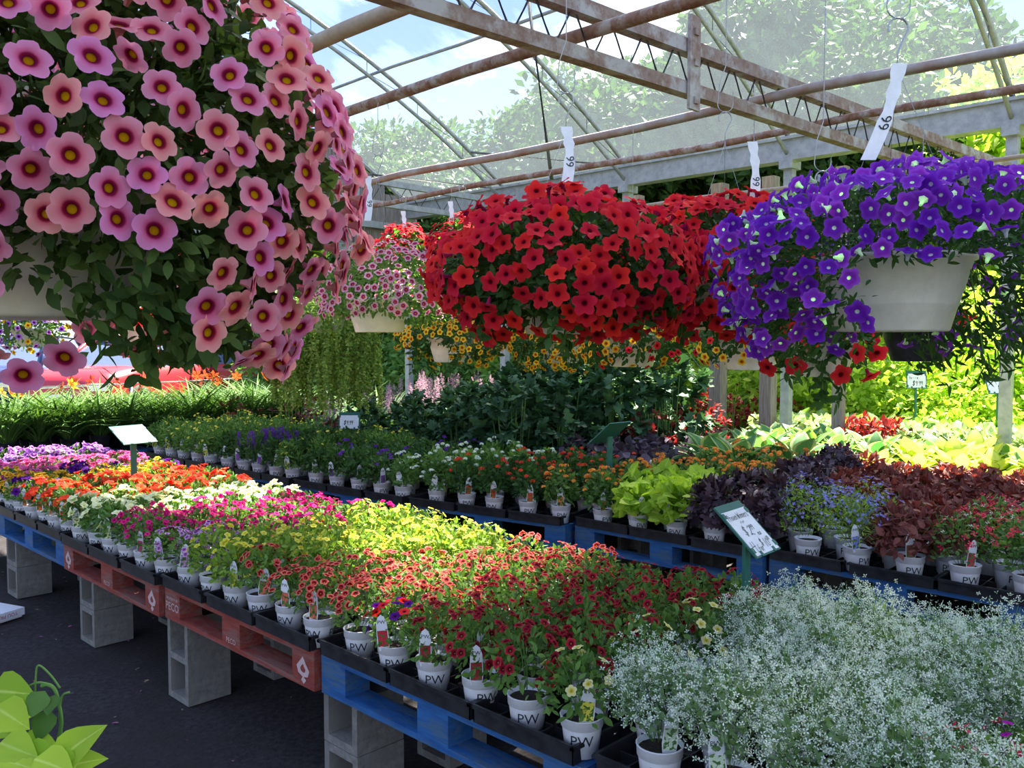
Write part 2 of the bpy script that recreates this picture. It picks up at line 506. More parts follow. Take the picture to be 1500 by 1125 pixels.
FLM = dict(
    pinkbig=mat_flower('pink_calibrachoa', [(0.0, (0.62, 0.36, 0.0)), (0.15, (0.50, 0.24, 0.0)), (0.21, (0.13, 0.002, 0.012)), (0.34, (0.30, 0.008, 0.05)), (0.42, (0.80, 0.16, 0.26)), (0.58, (0.92, 0.33, 0.42)), (0.8, (0.95, 0.43, 0.54)), (0.97, (0.7, 0.35, 0.4))], ((0.92, 0.75, 1.2), (1.05, 1.0, 0.78)), 0.45),
    pinksm=mat_flower('small_pink_calibrachoa', [(0.0, (0.75, 0.5, 0.02)), (0.2, (0.25, 0.0, 0.04)), (0.4, (0.5, 0.02, 0.15)), (0.55, (0.85, 0.36, 0.45)), (0.8, (0.9, 0.55, 0.62))], V1, 0.4),
    red=mat_flower('red_petunia', [(0.0, (0.06, 0.0, 0.005)), (0.25, (0.20, 0.0, 0.01)), (0.34, (0.66, 0.010, 0.018)), (0.8, (0.82, 0.028, 0.035)), (0.97, (0.45, 0.02, 0.08))], ((0.84, 0.7, 1.6), (1.1, 1.5, 0.8)), 0.35),
    purple=mat_flower('purple_petunia', [(0.0, (0.85, 0.85, 0.8)), (0.18, (0.72, 0.62, 0.85)), (0.25, (0.17, 0.015, 0.47)), (0.5, (0.16, 0.012, 0.44)), (0.8, (0.24, 0.04, 0.62)), (0.9, (0.60, 0.55, 0.72)), (1.0, (0.72, 0.74, 0.62))], ((0.8, 0.8, 0.85), (1.7, 2.4, 1.15)), 0.4),
    orange=mat_flower('orange_red_petunia', [(0.0, (0.8, 0.55, 0.05)), (0.2, (0.75, 0.2, 0.02)), (0.35, (0.8, 0.05, 0.02)), (0.8, (0.85, 0.09, 0.04))], ((0.85, 0.4, 0.6), (1.1, 1.5, 1.2)), 0.35),
    cream=mat_flower('cream_petunia', [(0.0, (0.55, 0.6, 0.1)), (0.25, (0.80, 0.78, 0.25)), (0.5, (0.90, 0.90, 0.52)), (0.8, (0.92, 0.92, 0.62)), (0.97, (0.6, 0.7, 0.3))], ((0.9, 0.9, 0.8), (1.05, 1.05, 1.05)), 0.35),
    magenta=mat_flower('magenta_petunia', [(0.0, (0.10, 0.0, 0.03)), (0.25, (0.30, 0.0, 0.08)), (0.4, (0.62, 0.01, 0.16)), (0.8, (0.68, 0.03, 0.22))], V1),
    violet=mat_flower('violet_calibrachoa', [(0.0, (0.7, 0.6, 0.1)), (0.14, (0.25, 0.05, 0.25)), (0.36, (0.32, 0.05, 0.38)), (0.55, (0.66, 0.32, 0.68)), (0.8, (0.74, 0.45, 0.76))], V1),
    yellow=mat_flower('yellow_calibrachoa', [(0.0, (0.5, 0.45, 0.02)), (0.25, (0.75, 0.62, 0.02)), (0.8, (0.88, 0.78, 0.12))], ((0.85, 0.85, 0.8), (1.08, 1.08, 1.4))),
    coral=mat_flower('coral_calibrachoa', [(0.0, (0.7, 0.5, 0.05)), (0.12, (0.35, 0.1, 0.02)), (0.22, (0.10, 0.0, 0.01)), (0.42, (0.28, 0.005, 0.015)), (0.58, (0.74, 0.10, 0.08)), (0.8, (0.84, 0.24, 0.17))], ((0.8, 0.6, 0.7), (1.1, 1.2, 1.1))),
    dkred=mat_flower('dark_red_calibrachoa', [(0.0, (0.5, 0.35, 0.03)), (0.12, (0.16, 0.02, 0.01)), (0.25, (0.05, 0.0, 0.008)), (0.5, (0.30, 0.008, 0.02)), (0.8, (0.48, 0.03, 0.045))], ((0.7, 0.7, 0.8), (1.3, 1.5, 1.3))),
    pyellow=mat_flower('pale_yellow_calibrachoa', [(0.0, (0.45, 0.35, 0.02)), (0.25, (0.72, 0.60, 0.05)), (0.5, (0.86, 0.80, 0.28)), (0.8, (0.90, 0.86, 0.45))], V1),
    white=mat_flower('white_bract', [(0.0, (0.55, 0.62, 0.40)), (0.5, (0.90, 0.92, 0.84)), (0.8, (0.97, 0.97, 0.92))], ((0.62, 0.75, 0.60), (1.0, 1.0, 0.98)), 0.3),
    pink=mat_flower('pink_petunia', [(0.0, (0.4, 0.0, 0.1)), (0.3, (0.75, 0.06, 0.28)), (0.8, (0.88, 0.20, 0.45))], V1),
    purpeye=mat_flower('lilac_petunia', [(0.0, (0.06, 0.0, 0.08)), (0.35, (0.12, 0.0, 0.18)), (0.5, (0.52, 0.16, 0.58)), (0.8, (0.70, 0.38, 0.74))], ((0.6, 0.5, 0.8), (1.1, 1.1, 1.1))),
    dkpurple=mat_flower('dark_purple_petunia', [(0.0, (0.03, 0.0, 0.05)), (0.8, (0.12, 0.01, 0.26))], V1),
    gold=mat_flower('gold_calibrachoa', [(0.0, (0.3, 0.02, 0.0)), (0.3, (0.5, 0.12, 0.0)), (0.5, (0.82, 0.50, 0.03)), (0.8, (0.88, 0.62, 0.05))], ((0.9, 0.7, 0.8), (1.1, 1.1, 1.0))),
    lantana_r=mat_flower('red_lantana', [(0.0, (0.85, 0.4, 0.05)), (0.4, (0.75, 0.07, 0.03)), (0.8, (0.80, 0.08, 0.05))], V1),
    lantana_o=mat_flower('orange_lantana', [(0.0, (0.9, 0.6, 0.1)), (0.4, (0.88, 0.30, 0.04)), (0.8, (0.90, 0.38, 0.08))], ((0.9, 0.6, 0.8), (1.05, 1.3, 1.2))),
    blue=mat_flower('blue_lobelia', [(0.0, (0.9, 0.9, 0.95)), (0.3, (0.30, 0.30, 0.78)), (0.8, (0.25, 0.26, 0.80))], ((0.7, 0.7, 0.8), (1.4, 1.3, 1.1))),
    fuchsia=mat_flower('fuchsia_flower', [(0.0, (0.75, 0.02, 0.08)), (0.5, (0.80, 0.05, 0.10)), (0.8, (0.85, 0.12, 0.16))], ((0.9, 0.5, 0.8), (1.1, 1.8, 1.4))),
    fpurple=mat_flower('fuchsia_skirt', [(0.0, (0.4, 0.0, 0.3)), (0.8, (0.42, 0.03, 0.36))], V1),
    daylily=mat_flower('daylily_flower', [(0.0, (0.85, 0.55, 0.05)), (0.25, (0.70, 0.07, 0.02)), (0.8, (0.75, 0.12, 0.05))], ((0.9, 0.8, 0.8), (1.1, 1.8, 1.0))),
    plume=mat_flower('astilbe_plume', [(0.0, (0.50, 0.22, 0.32)), (0.8, (0.62, 0.34, 0.44))], ((0.8, 0.7, 0.8), (1.3, 1.8, 1.5))),
    wplume=mat_flower('cream_plume', [(0.0, (0.70, 0.62, 0.55)), (0.8, (0.80, 0.72, 0.66))], V1),
    spike=mat_flower('purple_spike', [(0.0, (0.12, 0.02, 0.30)), (0.8, (0.20, 0.05, 0.46))], V1),
)


# ------------------------------------------------------------------ lettering
def text_geo(body, size, spacing=1.0):
    cu = bpy.data.curves.new('lettering_curve', 'FONT')
    cu.body = body
    cu.size = size
    cu.align_x = 'CENTER'
    cu.align_y = 'CENTER'
    cu.resolution_u = 2
    cu.space_character = spacing
    o = bpy.data.objects.new('lettering_tmp', cu)
    COL.objects.link(o)
    dg = bpy.context.evaluated_depsgraph_get()
    me = bpy.data.meshes.new_from_object(o.evaluated_get(dg))
    V = np.array([tuple(v.co) for v in me.vertices]) if len(me.vertices) else np.zeros((0, 3))
    fs = [tuple(p.vertices) for p in me.polygons]
    bpy.data.objects.remove(o)
    bpy.data.curves.remove(cu)
    bpy.data.meshes.remove(me)
    return V, fs


def map_text(g, V, fs, fn, mat=0):
    if len(V):
        g.add([fn(x, y) for x, y, _ in V], fs, mat)


# ------------------------------------------------------------------ shared pot meshes (origin at pot base, front faces local -Y)
POT_H, POT_R = 0.102, 0.056


def pot_mesh(R=POT_R, H=POT_H, mat=None, name='pot'):
    g = Geo()
    prof = [(R * 0.76, 0), (R * 0.93, H * 0.72), (R * 0.935, H * 0.735), (R * 0.985, H * 0.745), (R * 1.0, H * 0.97), (R * 1.03, H * 0.985), (R * 1.03, H), (R * 0.95, H), (R * 0.93, H * 0.86), (0.001, H * 0.86)]
    g.lathe(prof, 24)
    return g.mesh(name, mat or M['white_plastic'], True)


POT = pot_mesh()
BPOT = pot_mesh(0.085, 0.15, M['black_plastic'])
g = Geo()
Vs = [(0, 0, POT_H * 0.9)] + [(POT_R * 0.93 * math.cos(a), POT_R * 0.93 * math.sin(a), POT_H * 0.875) for a in np.linspace(0, 2 * math.pi, 17)[:-1]]
g.add(Vs, [(0, i, i % 16 + 1) for i in range(1, 17)])
SOIL = g.mesh('soil', M['soil'])
V, fs = text_geo('PW', 0.041)
g = Geo()
for ang0 in (0.0, 1.9):
    def onpot(x, y, a0=ang0):
        z = 0.047 + y
        rr = POT_R * (0.76 + 0.17 * z / (POT_H * 0.72)) + 0.0009
        a = -math.pi / 2 + x / rr + a0
        return (rr * math.cos(a), rr * math.sin(a), z)
    map_text(g, V, fs, onpot)
POTMARK = g.mesh('pot_lettering', M['ink'])


def tag_meshes(pic):
    """plant label: body, picture, lettering"""
    g = Geo()
    w, h0, h1 = 0.020, 0.088, 0.205
    out = [(-w * 0.8, h0), (w * 0.8, h0), (w, h0 + 0.03), (w * 0.86, h1 - 0.028), (w * 0.5, h1 - 0.008), (0, h1), (-w * 0.5, h1 - 0.008), (-w * 0.86, h1 - 0.028), (-w, h0 + 0.03)]
    n = len(out)
    V = [(x, 0, z) for x, z in out] + [(x, 0.0012, z) for x, z in out]
    g.add(V, [tuple(range(n)), tuple(range(2 * n - 1, n - 1, -1))] + [(i, i + n, (i + 1) % n + n, (i + 1) % n) for i in range(n)])
    body = g.mesh('label_tag', M['white_plastic'])
    g = Geo()
    g.add([(-w * 0.82, -0.0006, h0 + 0.014), (w * 0.82, -0.0006, h0 + 0.014), (w * 0.80, -0.0006, h0 + 0.066), (-w * 0.80, -0.0006, h0 + 0.066)], [(0, 1, 2, 3)])
    picm = g.mesh('tag_picture', pic)
    g = Geo()
    V, fs = text_geo('PW', 0.017)
    map_text(g, V, fs, lambda x, y: (x, -0.0007, h1 - 0.024 + y))
    return body, picm, g.mesh('tag_lettering', M['ink'])


def pic_mat(name, c, base=(0.06, 0.16, 0.03)):
    m, nt, out = new_mat(name)
    v = nt.nodes.new('ShaderNodeTexVoronoi')
    v.inputs['Scale'].default_value = 110.0
    tc = nt.nodes.new('ShaderNodeTexCoord')
    nt.links.new(tc.outputs['Object'], v.inputs['Vector'])
    r = ramp(nt, [(0.0, tuple(x * 0.3 for x in c)), (0.15, c), (0.5, c), (0.62, base)], v.outputs['Distance'])
    b = principled(nt, 0.35)
    nt.links.new(r.outputs[0], b.inputs['Base Color'])
    nt.links.new(b.outputs[0], out.inputs[0])
    return m


# ------------------------------------------------------------------ plants grown in small pots
def mound(G, tpl, n, c, rad, size, zmin=-0.3, lo=0.5, up=0.5, wild=0.6, mat=0, mask=None, power=1.0, lo_pow=0.5):
    d = sphere(n, zmin, 1.0, power)
    s = lo + (1 - lo) * RNG.random(n) ** lo_pow
    P = np.array(c) + d * np.array(rad) * s[:, None]
    if mask is not None:
        k = mask(P); P, d, s = P[k], d[k], s[k]
    ax = d + RNG.normal(size=d.shape) * wild + np.array([0, 0, 0.1])
    nr = d * 0.6 + np.array([0, 0, up]) + RNG.normal(size=d.shape) * 0.35
    sz = size[0] + (size[1] - size[0]) * RNG.random(len(P))
    G.scatter(tpl, frames_leaf(ax, nr, sz), P - norm(ax) * sz[:, None] * 0.5, mat=mat)


SPLIT = None


def flowers(G, tpl, n, c, rad, size, zmin=0.0, zpow=0.8, jit=0.35, upb=0.35, mat=0, out=1.03, mask=None, sep=0.0):
    d = sphere(int(n * (4 if sep else 1)), zmin, 1.0, zpow)
    P = np.array(c) + d * np.array(rad) * (out + RNG.random((len(d), 1)) * 0.06)
    if mask is not None:
        k = mask(P); P, d = P[k], d[k]
    if sep:
        keep = []
        for i in range(len(P)):
            if all(np.sum((P[i] - P[j]) ** 2) > sep * sep for j in keep):
                keep.append(i)
            if len(keep) >= n:
                break
        P, d = P[keep], d[keep]
    nr = d + RNG.normal(size=d.shape) * jit + np.array([0, 0, upb])
    sz = (size[0] + (size[1] - size[0]) * RNG.random(len(P))) * 0.5
    Fm = frames_flower(nr, sz)
    if SPLIT is not None:
        for i in range(len(P)):
            h1 = Geo(); h1.scatter(tpl, Fm[i:i + 1], P[i:i + 1], mat=mat); SPLIT.append(h1)
    else:
        G.scatter(tpl, Fm, P, mat=mat)
    return P, nr, sz


def stems(G, n, c, rad, top, mat=1, r=0.0012):
    for i in range(n):
        d = sphere(1, 0.0, 1.0)[0]
        e = np.array(c) + d * np.array(rad)
        b = np.array([d[0] * 0.02, d[1] * 0.02, top])
        G.tube([b, (b * 0.4 + e * 0.6) + [0, 0, 0.01], e], r, 3, mat, cap=False)


def plant_mesh(kind, variant):
    """returns (foliage mesh, flowers mesh or None) in pot-base coordinates"""
    G, H = Geo(), Geo()
    PARTS = []
    top = POT_H * 0.9
    fol, flo = 'pet', None
    fm = []

    def std(leaf, nleaf, R, h, ls, fl, nf, fs, fmat, tpl=LEAF_OVAL, zmin=-0.35, **kw):
        nonlocal fol, fm
        fol = leaf
        hh = h * RNG.uniform(0.88, 1.12); RR = R * RNG.uniform(0.92, 1.08)
        c = (RNG.normal() * 0.008, RNG.normal() * 0.008, top + hh * 0.30)
        rad = (RR, RR, hh * 0.72)
        mound(G, tpl, nleaf, c, rad, ls, zmin)
        stems(G, 12, c, rad, top)
        if fl is not None:
            flowers(H, fl, nf, c, rad, fs, **kw)
            fm = [FLM[fmat]]
    if kind == 'orange_petunia':
        std('pet', 190, 0.105, 0.15, (0.025, 0.045), FL_PET, 13, (0.046, 0.06), 'orange', zmin=-0.3)
    elif kind == 'cream_petunia':
        std('pet', 190, 0.105, 0.15, (0.025, 0.045), FL_PET, 17, (0.044, 0.056), 'cream')
    elif kind == 'magenta_petunia':
        std('pet', 230, 0.11, 0.16, (0.02, 0.035), FL_PET, 26, (0.026, 0.034), 'magenta')
    elif kind == 'violet_calibrachoa':
        std('cali', 220, 0.105, 0.14, (0.018, 0.03), FL_CALI, 30, (0.025, 0.031), 'violet', zmin=-0.5)
    elif kind == 'yellow_calibrachoa':
        std('yel', 330, 0.115, 0.175, (0.02, 0.036), FL_CALI, 20, (0.026, 0.034), 'yellow')
    elif kind == 'coral_calibrachoa':
        std('cali', 230, 0.11, 0.15, (0.018, 0.032), FL_CALI, 32, (0.026, 0.033), 'coral')
    elif kind == 'dark_red_calibrachoa':
        std('cali', 260, 0.115, 0.165, (0.018, 0.034), FL_CALI, 24, (0.026, 0.034), 'dkred')
    elif kind == 'pale_yellow_calibrachoa':
        std('cali', 260, 0.12, 0.17, (0.02, 0.036), FL_CALI, 13, (0.027, 0.034), 'pyellow')
    elif kind == 'pink_petunia':
        std('pet', 150, 0.105, 0.14, (0.025, 0.04), FL_PET, 28, (0.036, 0.046), 'pink')
    elif kind == 'lilac_petunia':
        std('pet', 150, 0.105, 0.15, (0.025, 0.04), FL_PET, 24, (0.042, 0.054), 'purpeye')
    elif kind == 'yellow_petunia':
        std('pet', 150, 0.105, 0.14, (0.025, 0.04), FL_PET, 26, (0.036, 0.046), 'gold')
    elif kind == 'dark_purple_petunia':
        std('pet', 150, 0.105, 0.14, (0.025, 0.04), FL_PET, 22, (0.044, 0.055), 'dkpurple')
    elif kind == 'mixed_calibrachoa':
        std('cali', 200, 0.10, 0.13, (0.02, 0.034), FL_CALI, 8, (0.034, 0.042), 'red', zmin=-0.7)
        flowers(H, FL_CALI, 7, (0, 0, top + 0.05), (0.1, 0.1, 0.09), (0.032, 0.04), mat=1)
        fm = [FLM['red'], FLM['dkpurple']]
    elif kind == 'white_euphorbia':
        fol = 'euph'
        R, h = 0.125, 0.21
        c = (0, 0, top + 0.09); rad = (R, R, h * 0.62)
        mound(G, LEAF_OVAL, 260, c, (R * 0.85, R * 0.85, h * 0.48), (0.016, 0.03), -0.5)
        stems(G, 46, c, (R * 1.05, R * 1.05, h * 0.68), top, r=0.0007)
        for tp, nn in ((STAR4, 400), (STAR3, 400)):
            d = sphere(nn, -0.25, 1.0)
            P = np.array(c) + d * np.array(rad) * (0.55 + 0.55 * RNG.random((nn, 1)) ** 0.6)
            cl = P[RNG.integers(0, 70, nn)]
            P = cl + RNG.normal(size=P.shape) * 0.014
            H.scatter(tp, frames_flower(RNG.normal(size=P.shape) + [0, 0, 0.8], 0.0055 + 0.004 * RNG.random(nn)), P)
        fm = [FLM['white']]
    elif kind in ('red_lantana', 'orange_lantana', 'white_verbena', 'purple_verbena'):
        lf = {'red_lantana': 'dark', 'orange_lantana': 'pet', 'white_verbena': 'pet', 'purple_verbena': 'dark'}[kind]
        std(lf, 240, 0.105, 0.20, (0.028, 0.048), None, 0, None, None)
        nf = {'red_lantana': 6, 'orange_lantana': 14, 'white_verbena': 7, 'purple_verbena': 6}[kind]
        P = np.array((0, 0, top + 0.07)) + sphere(nf, 0.1, 1) * np.array((0.105, 0.105, 0.155))
        for p in P:
            dd = sphere(16, -0.1, 1)
            h1 = Geo(); h1.scatter(FL_SMALL, frames_flower(dd, 0.0055 + 0.002 * RNG.random(16)), p + dd * [0.014, 0.014, 0.009]); PARTS.append(h1)
        fm = [FLM[{'red_lantana': 'lantana_r', 'orange_lantana': 'lantana_o', 'white_verbena': 'white', 'purple_verbena': 'spike'}[kind]]]
    elif kind == 'green_filler':
        std('dark', 280, 0.11, 0.20, (0.03, 0.05), None, 0, None, None)
    elif kind == 'coreopsis':
        std('cali', 380, 0.11, 0.24, (0.03, 0.055), FL_SMALL, 9, (0.022, 0.03), 'yellow', tpl=LEAF_NARROW)
    elif kind == 'angelonia':
        std('dark', 240, 0.10, 0.22, (0.03, 0.06), None, 0, None, None, tpl=LEAF_NARROW)
        for i in range(6):
            a = RNG.random() * 6.28; b = np.array([math.cos(a) * 0.05, math.sin(a) * 0.05, top + 0.11])
            H = Geo(); PARTS.append(H)
            for k in range(14):
                p = b + [0, 0, 0.006 * k * 1.5]
                dd = sphere(3, -0.2, 0.4)
                H.scatter(STAR5, frames_flower(dd, 0.010 - 0.0003 * k), p + dd * 0.010)
        fm = [FLM['spike']]
    elif kind == 'lime_potato_vine':
        std('lime', 95, 0.14, 0.21, (0.055, 0.095), None, 0, None, None, tpl=LEAF_HEART, zmin=-0.5)
    elif kind == 'plum_potato_vine':
        std('plum', 150, 0.15, 0.21, (0.045, 0.085), None, 0, None, None, tpl=LEAF_LOBED, zmin=-0.4)
        mound(G, LEAF_NARROW, 90, (0, 0, top + 0.07), (0.15, 0.15, 0.16), (0.045, 0.085), -0.2)
    elif kind == 'coleus':
        std('coleus', 210, 0.12, 0.15, (0.03, 0.058), None, 0, None, None, tpl=LEAF_COLEUS, zmin=-0.4)
    elif kind == 'blue_lobelia':
        std('yel', 330, 0.12, 0.20, (0.014, 0.028), STAR5, 75, (0.014, 0.02), 'blue', tpl=LEAF_NARROW, zmin=-0.3)
    elif kind == 'red_white_fuchsia':
        std('pet', 260, 0.12, 0.20, (0.02, 0.032), STAR4, 38, (0.022, 0.032), 'fuchsia', zmin=-0.3)
        P, nr, sz = flowers(H, STAR4, 18, (0, 0, top + 0.06), (0.115, 0.115, 0.14), (0.014, 0.02), mat=1)
        fm = [FLM['fuchsia'], FLM['white']]
    elif kind == 'purple_fuchsia':
        std('cali', 220, 0.10, 0.13, (0.02, 0.036), STAR4, 14, (0.035, 0.05), 'fuchsia', zmin=-0.3)
        flowers(H, FL_SMALL, 9, (0, 0, top + 0.04), (0.1, 0.1, 0.10), (0.022, 0.03), mat=1)
        fm = [FLM['fuchsia'], FLM['fpurple']]
    a = G.mesh('foliage', [LEAFM[fol], M['green_stem']])
    if SPLIT:
        return a, [h1.mesh('flower', fm) for h1 in SPLIT]
    if PARTS:
        return a, [h1.mesh('flower_cluster', fm) for h1 in PARTS]
    b = [H.mesh('flowers', fm)] if fm else []
    return a, b


DESC = {
    'orange_petunia': ('orange-red petunias', (0.8, 0.1, 0.03), 'petunia'),
    'cream_petunia': ('pale cream-yellow petunias', (0.85, 0.85, 0.45), 'petunia'),
    'magenta_petunia': ('small magenta petunias', (0.6, 0.02, 0.2), 'petunia'),
    'violet_calibrachoa': ('dark-eyed lilac bell flowers', (0.6, 0.3, 0.6), 'calibrachoa'),
    'yellow_calibrachoa': ('bright yellow bell flowers', (0.8, 0.7, 0.05), 'calibrachoa'),
    'coral_calibrachoa': ('coral-red dark-eyed bell flowers', (0.75, 0.15, 0.1), 'calibrachoa'),
    'mixed_calibrachoa': ('mixed red and purple flowers', (0.6, 0.02, 0.05), 'calibrachoa'),
    'dark_red_calibrachoa': ('dark red bell flowers', (0.4, 0.02, 0.04), 'calibrachoa'),
    'pale_yellow_calibrachoa': ('pale yellow bell flowers', (0.85, 0.75, 0.1), 'calibrachoa'),
    'white_euphorbia': ('tiny white starry euphorbia', (0.6, 0.7, 0.5), 'euphorbia'),
    'pink_petunia': ('hot pink petunias', (0.8, 0.2, 0.4), 'petunia'),
    'lilac_petunia': ('dark-throated lilac petunias', (0.6, 0.3, 0.6), 'petunia'),
    'yellow_petunia': ('golden yellow petunias', (0.8, 0.6, 0.1), 'petunia'),
    'dark_purple_petunia': ('deep purple petunias', (0.2, 0.02, 0.4), 'petunia'),
    'red_lantana': ('red lantana', (0.7, 0.08, 0.03), 'lantana'),
    'orange_lantana': ('orange lantana', (0.8, 0.3, 0.05), 'lantana'),
    'white_verbena': ('white-clustered verbena', (0.8, 0.8, 0.8), 'verbena'),
    'purple_verbena': ('purple-clustered verbena', (0.3, 0.05, 0.5), 'verbena'),
    'green_filler': ('leafy plant without flowers', (0.2, 0.3, 0.1), 'plant'),
    'coreopsis': ('feathery yellow coreopsis', (0.8, 0.7, 0.1), 'coreopsis'),
    'angelonia': ('purple-spiked angelonia', (0.3, 0.05, 0.5), 'angelonia'),
    'lime_potato_vine': ('lime-green sweet potato vine', (0.4, 0.6, 0.05), 'sweet potato vine'),
    'plum_potato_vine': ('black-purple sweet potato vine', (0.1, 0.05, 0.1), 'sweet potato vine'),
    'coleus': ('dark red coleus', (0.35, 0.1, 0.06), 'coleus'),
    'blue_lobelia': ('blue lobelia', (0.3, 0.3, 0.8), 'lobelia'),
    'red_white_fuchsia': ('red and white fuchsia', (0.7, 0.05, 0.1), 'fuchsia'),
    'purple_fuchsia': ('red and purple fuchsia', (0.6, 0.02, 0.2), 'fuchsia'),
}
MESHES, TAGS = {}, {}


SPLITS = {}


def get_plant(kind, split=False):
    global SPLIT
    if split:
        if kind not in SPLITS:
            SPLITS[kind] = []
            for v in range(2):
                SPLIT = []
                SPLITS[kind].append(plant_mesh(kind, v))
                SPLIT = None
        get_plant(kind)
        return random.choice(SPLITS[kind])
    if kind not in MESHES:
        MESHES[kind] = [plant_mesh(kind, v) for v in range(4)]
        TAGS[kind] = tag_meshes(pic_mat('picture_' + kind, DESC[kind][1]))
    return random.choice(MESHES[kind])


def potted(kind, loc, rz, tagged, marked, scale=1.0, deep=False, front=False):
    """white nursery pot with its plant: pot, soil, foliage, flowers, label_tag (> picture, lettering)"""
    fo, fl = get_plant(kind, front and kind.endswith(('petunia', 'calibrachoa')))
    nm = 'potted_' + kind
    t = link(nm, None, None, loc, rz)
    t.scale = (scale,) * 3
    p = link('pot', POT, t)
    if marked:
        link('pot_lettering', POTMARK, p)
    if not deep:
        link('soil', SOIL, t)
    s = 1.0 + random.uniform(-0.08, 0.1)
    f = link('foliage', fo, t, rz=random.uniform(0, 6.28)); f.scale = (1, 1, s)
    if front: f.location = (0, 0.022, 0.008)
    q = random.uniform(0, 6.28)
    for me in fl:
        q_ = link(me.name.split('.')[0], me, t, rz=q); q_.scale = (1, 1, s)
        if front: q_.location = (0, 0.022, 0.008)
    if tagged:
        b, pc, le = TAGS[kind]
        g = link('label_tag', b, t, (random.uniform(-0.03, 0.01), -POT_R * 0.66, 0.0), rot=(random.uniform(0.0, 0.09), random.uniform(-0.12, 0.12), random.uniform(-0.3, 0.3)))
        link('tag_picture', pc, g)
        link('tag_lettering', le, g)
    return t


ORD = ['first', 'second', 'third', 'fourth', 'fifth', 'sixth', 'seventh', 'eighth', 'ninth', 'tenth', 'eleventh', 'twelfth', 'thirteenth', 'fourteenth', 'fifteenth']
REG = {}


def register(o, kind, bench, row, y):
    REG.setdefault((bench, kind, row == 0), []).append((-y, o))


def write_pot_labels():
    for (bench, kind, front), lst in REG.items():
        d, _, cat = DESC[kind]
        lst.sort(key=lambda q: q[0])
        for i, (_, o) in enumerate(lst):
            if front:
                o['label'] = '%s in a white pot, %s%s edge' % (d, '' if len(lst) == 1 else '%s from the far end, ' % ORD[min(i, 14)], bench)
            else:
                o['label'] = '%s in a white pot behind the front row, %s' % (d, bench)
            o['category'] = 'potted plant'
            o['group'] = '%s on the %s' % (d, bench) if front is False else '%s along the edge of the %s' % (d, bench)


# ------------------------------------------------------------------ pallets, trays, blocks
PAL_D, PAL_L, PAL_H = 1.02, 1.17, 0.14
PZ = 0.39                                   # top of the concrete blocks


def pallet(x, y, rz, colour, label, logos=(), y_len=PAL_L, z=PZ):
    t = thing('wooden_pallet', label, 'pallet', (x, y, z), rz, '%s pallets carrying the flower benches' % colour)
    m = M[colour + '_wood']
    L = y_len

    def part(nm, *b):
        g = Geo(); g.box(*b)
        return link(nm, g.mesh(nm, m), t)
    n = 7
    for i in range(n):                       # deck boards run along y (the long side)
        x0 = i * (PAL_D - 0.10) / (n - 1)
        part('deck_board', x0, x0 + 0.10, 0, L, PAL_H - 0.022, PAL_H)
    for yy in (0, L / 2 - 0.07, L - 0.14):
        part('cross_board', 0, PAL_D, yy, yy + 0.14, PAL_H - 0.042, PAL_H - 0.022)
    blk = []
    for xx in (0, PAL_D / 2 - 0.05, PAL_D - 0.10):
        part('bottom_board', xx, xx + 0.10, 0, L, 0, 0.02)
        for yy in (0, L / 2 - 0.07, L - 0.14):
            blk.append(part('spacer_block', xx, xx + 0.10, yy, yy + 0.14, 0.02, PAL_H - 0.042))
    for (which, kind) in logos:
        yy = {0: 0.07, 1: L / 2, 2: L - 0.07}[which]
        g = Geo()
        if kind == 'words':
            V, fs = text_geo('PROPERTY OF', 0.017)
            map_text(g, V, fs, lambda a, b: (-0.0012, yy - a, 0.093 + b))
            V, fs = text_geo('PECO', 0.05)
            map_text(g, V, fs, lambda a, b: (-0.0012, yy - a, 0.058 + b))
        elif kind == 'small':
            V, fs = text_geo('PECO', 0.03)
            map_text(g, V, fs, lambda a, b: (-0.0012, yy - a, 0.035 + b))
        else:                                # worn diamond with a dark spade in it
            def ring(pts, inner):
                V = [(-0.0012, yy - a, 0.062 + b) for a, b in pts] + [(-0.0012, yy - a * inner, 0.062 + b * inner) for a, b in pts]
                n = len(pts)
                g.add(V, [(i, (i + 1) % n, (i + 1) % n + n, i + n) for i in range(n)])
            ring([(0, 0.046), (0.018, 0.022), (0.04, 0.0), (0.03, -0.022), (0, -0.028), (-0.03, -0.018), (-0.04, 0.006), (-0.02, 0.026)], 0.42)
            g.add([(-0.0012, yy - a, 0.026 + b) for a, b in ((0, 0.012), (0.02, 0.0), (0.004, -0.016), (-0.012, -0.004))], [(0, 1, 2, 3)])
        link('stencilled_mark', g.mesh('stencilled_mark', M['white_paint_mark']), blk[which])
    return t


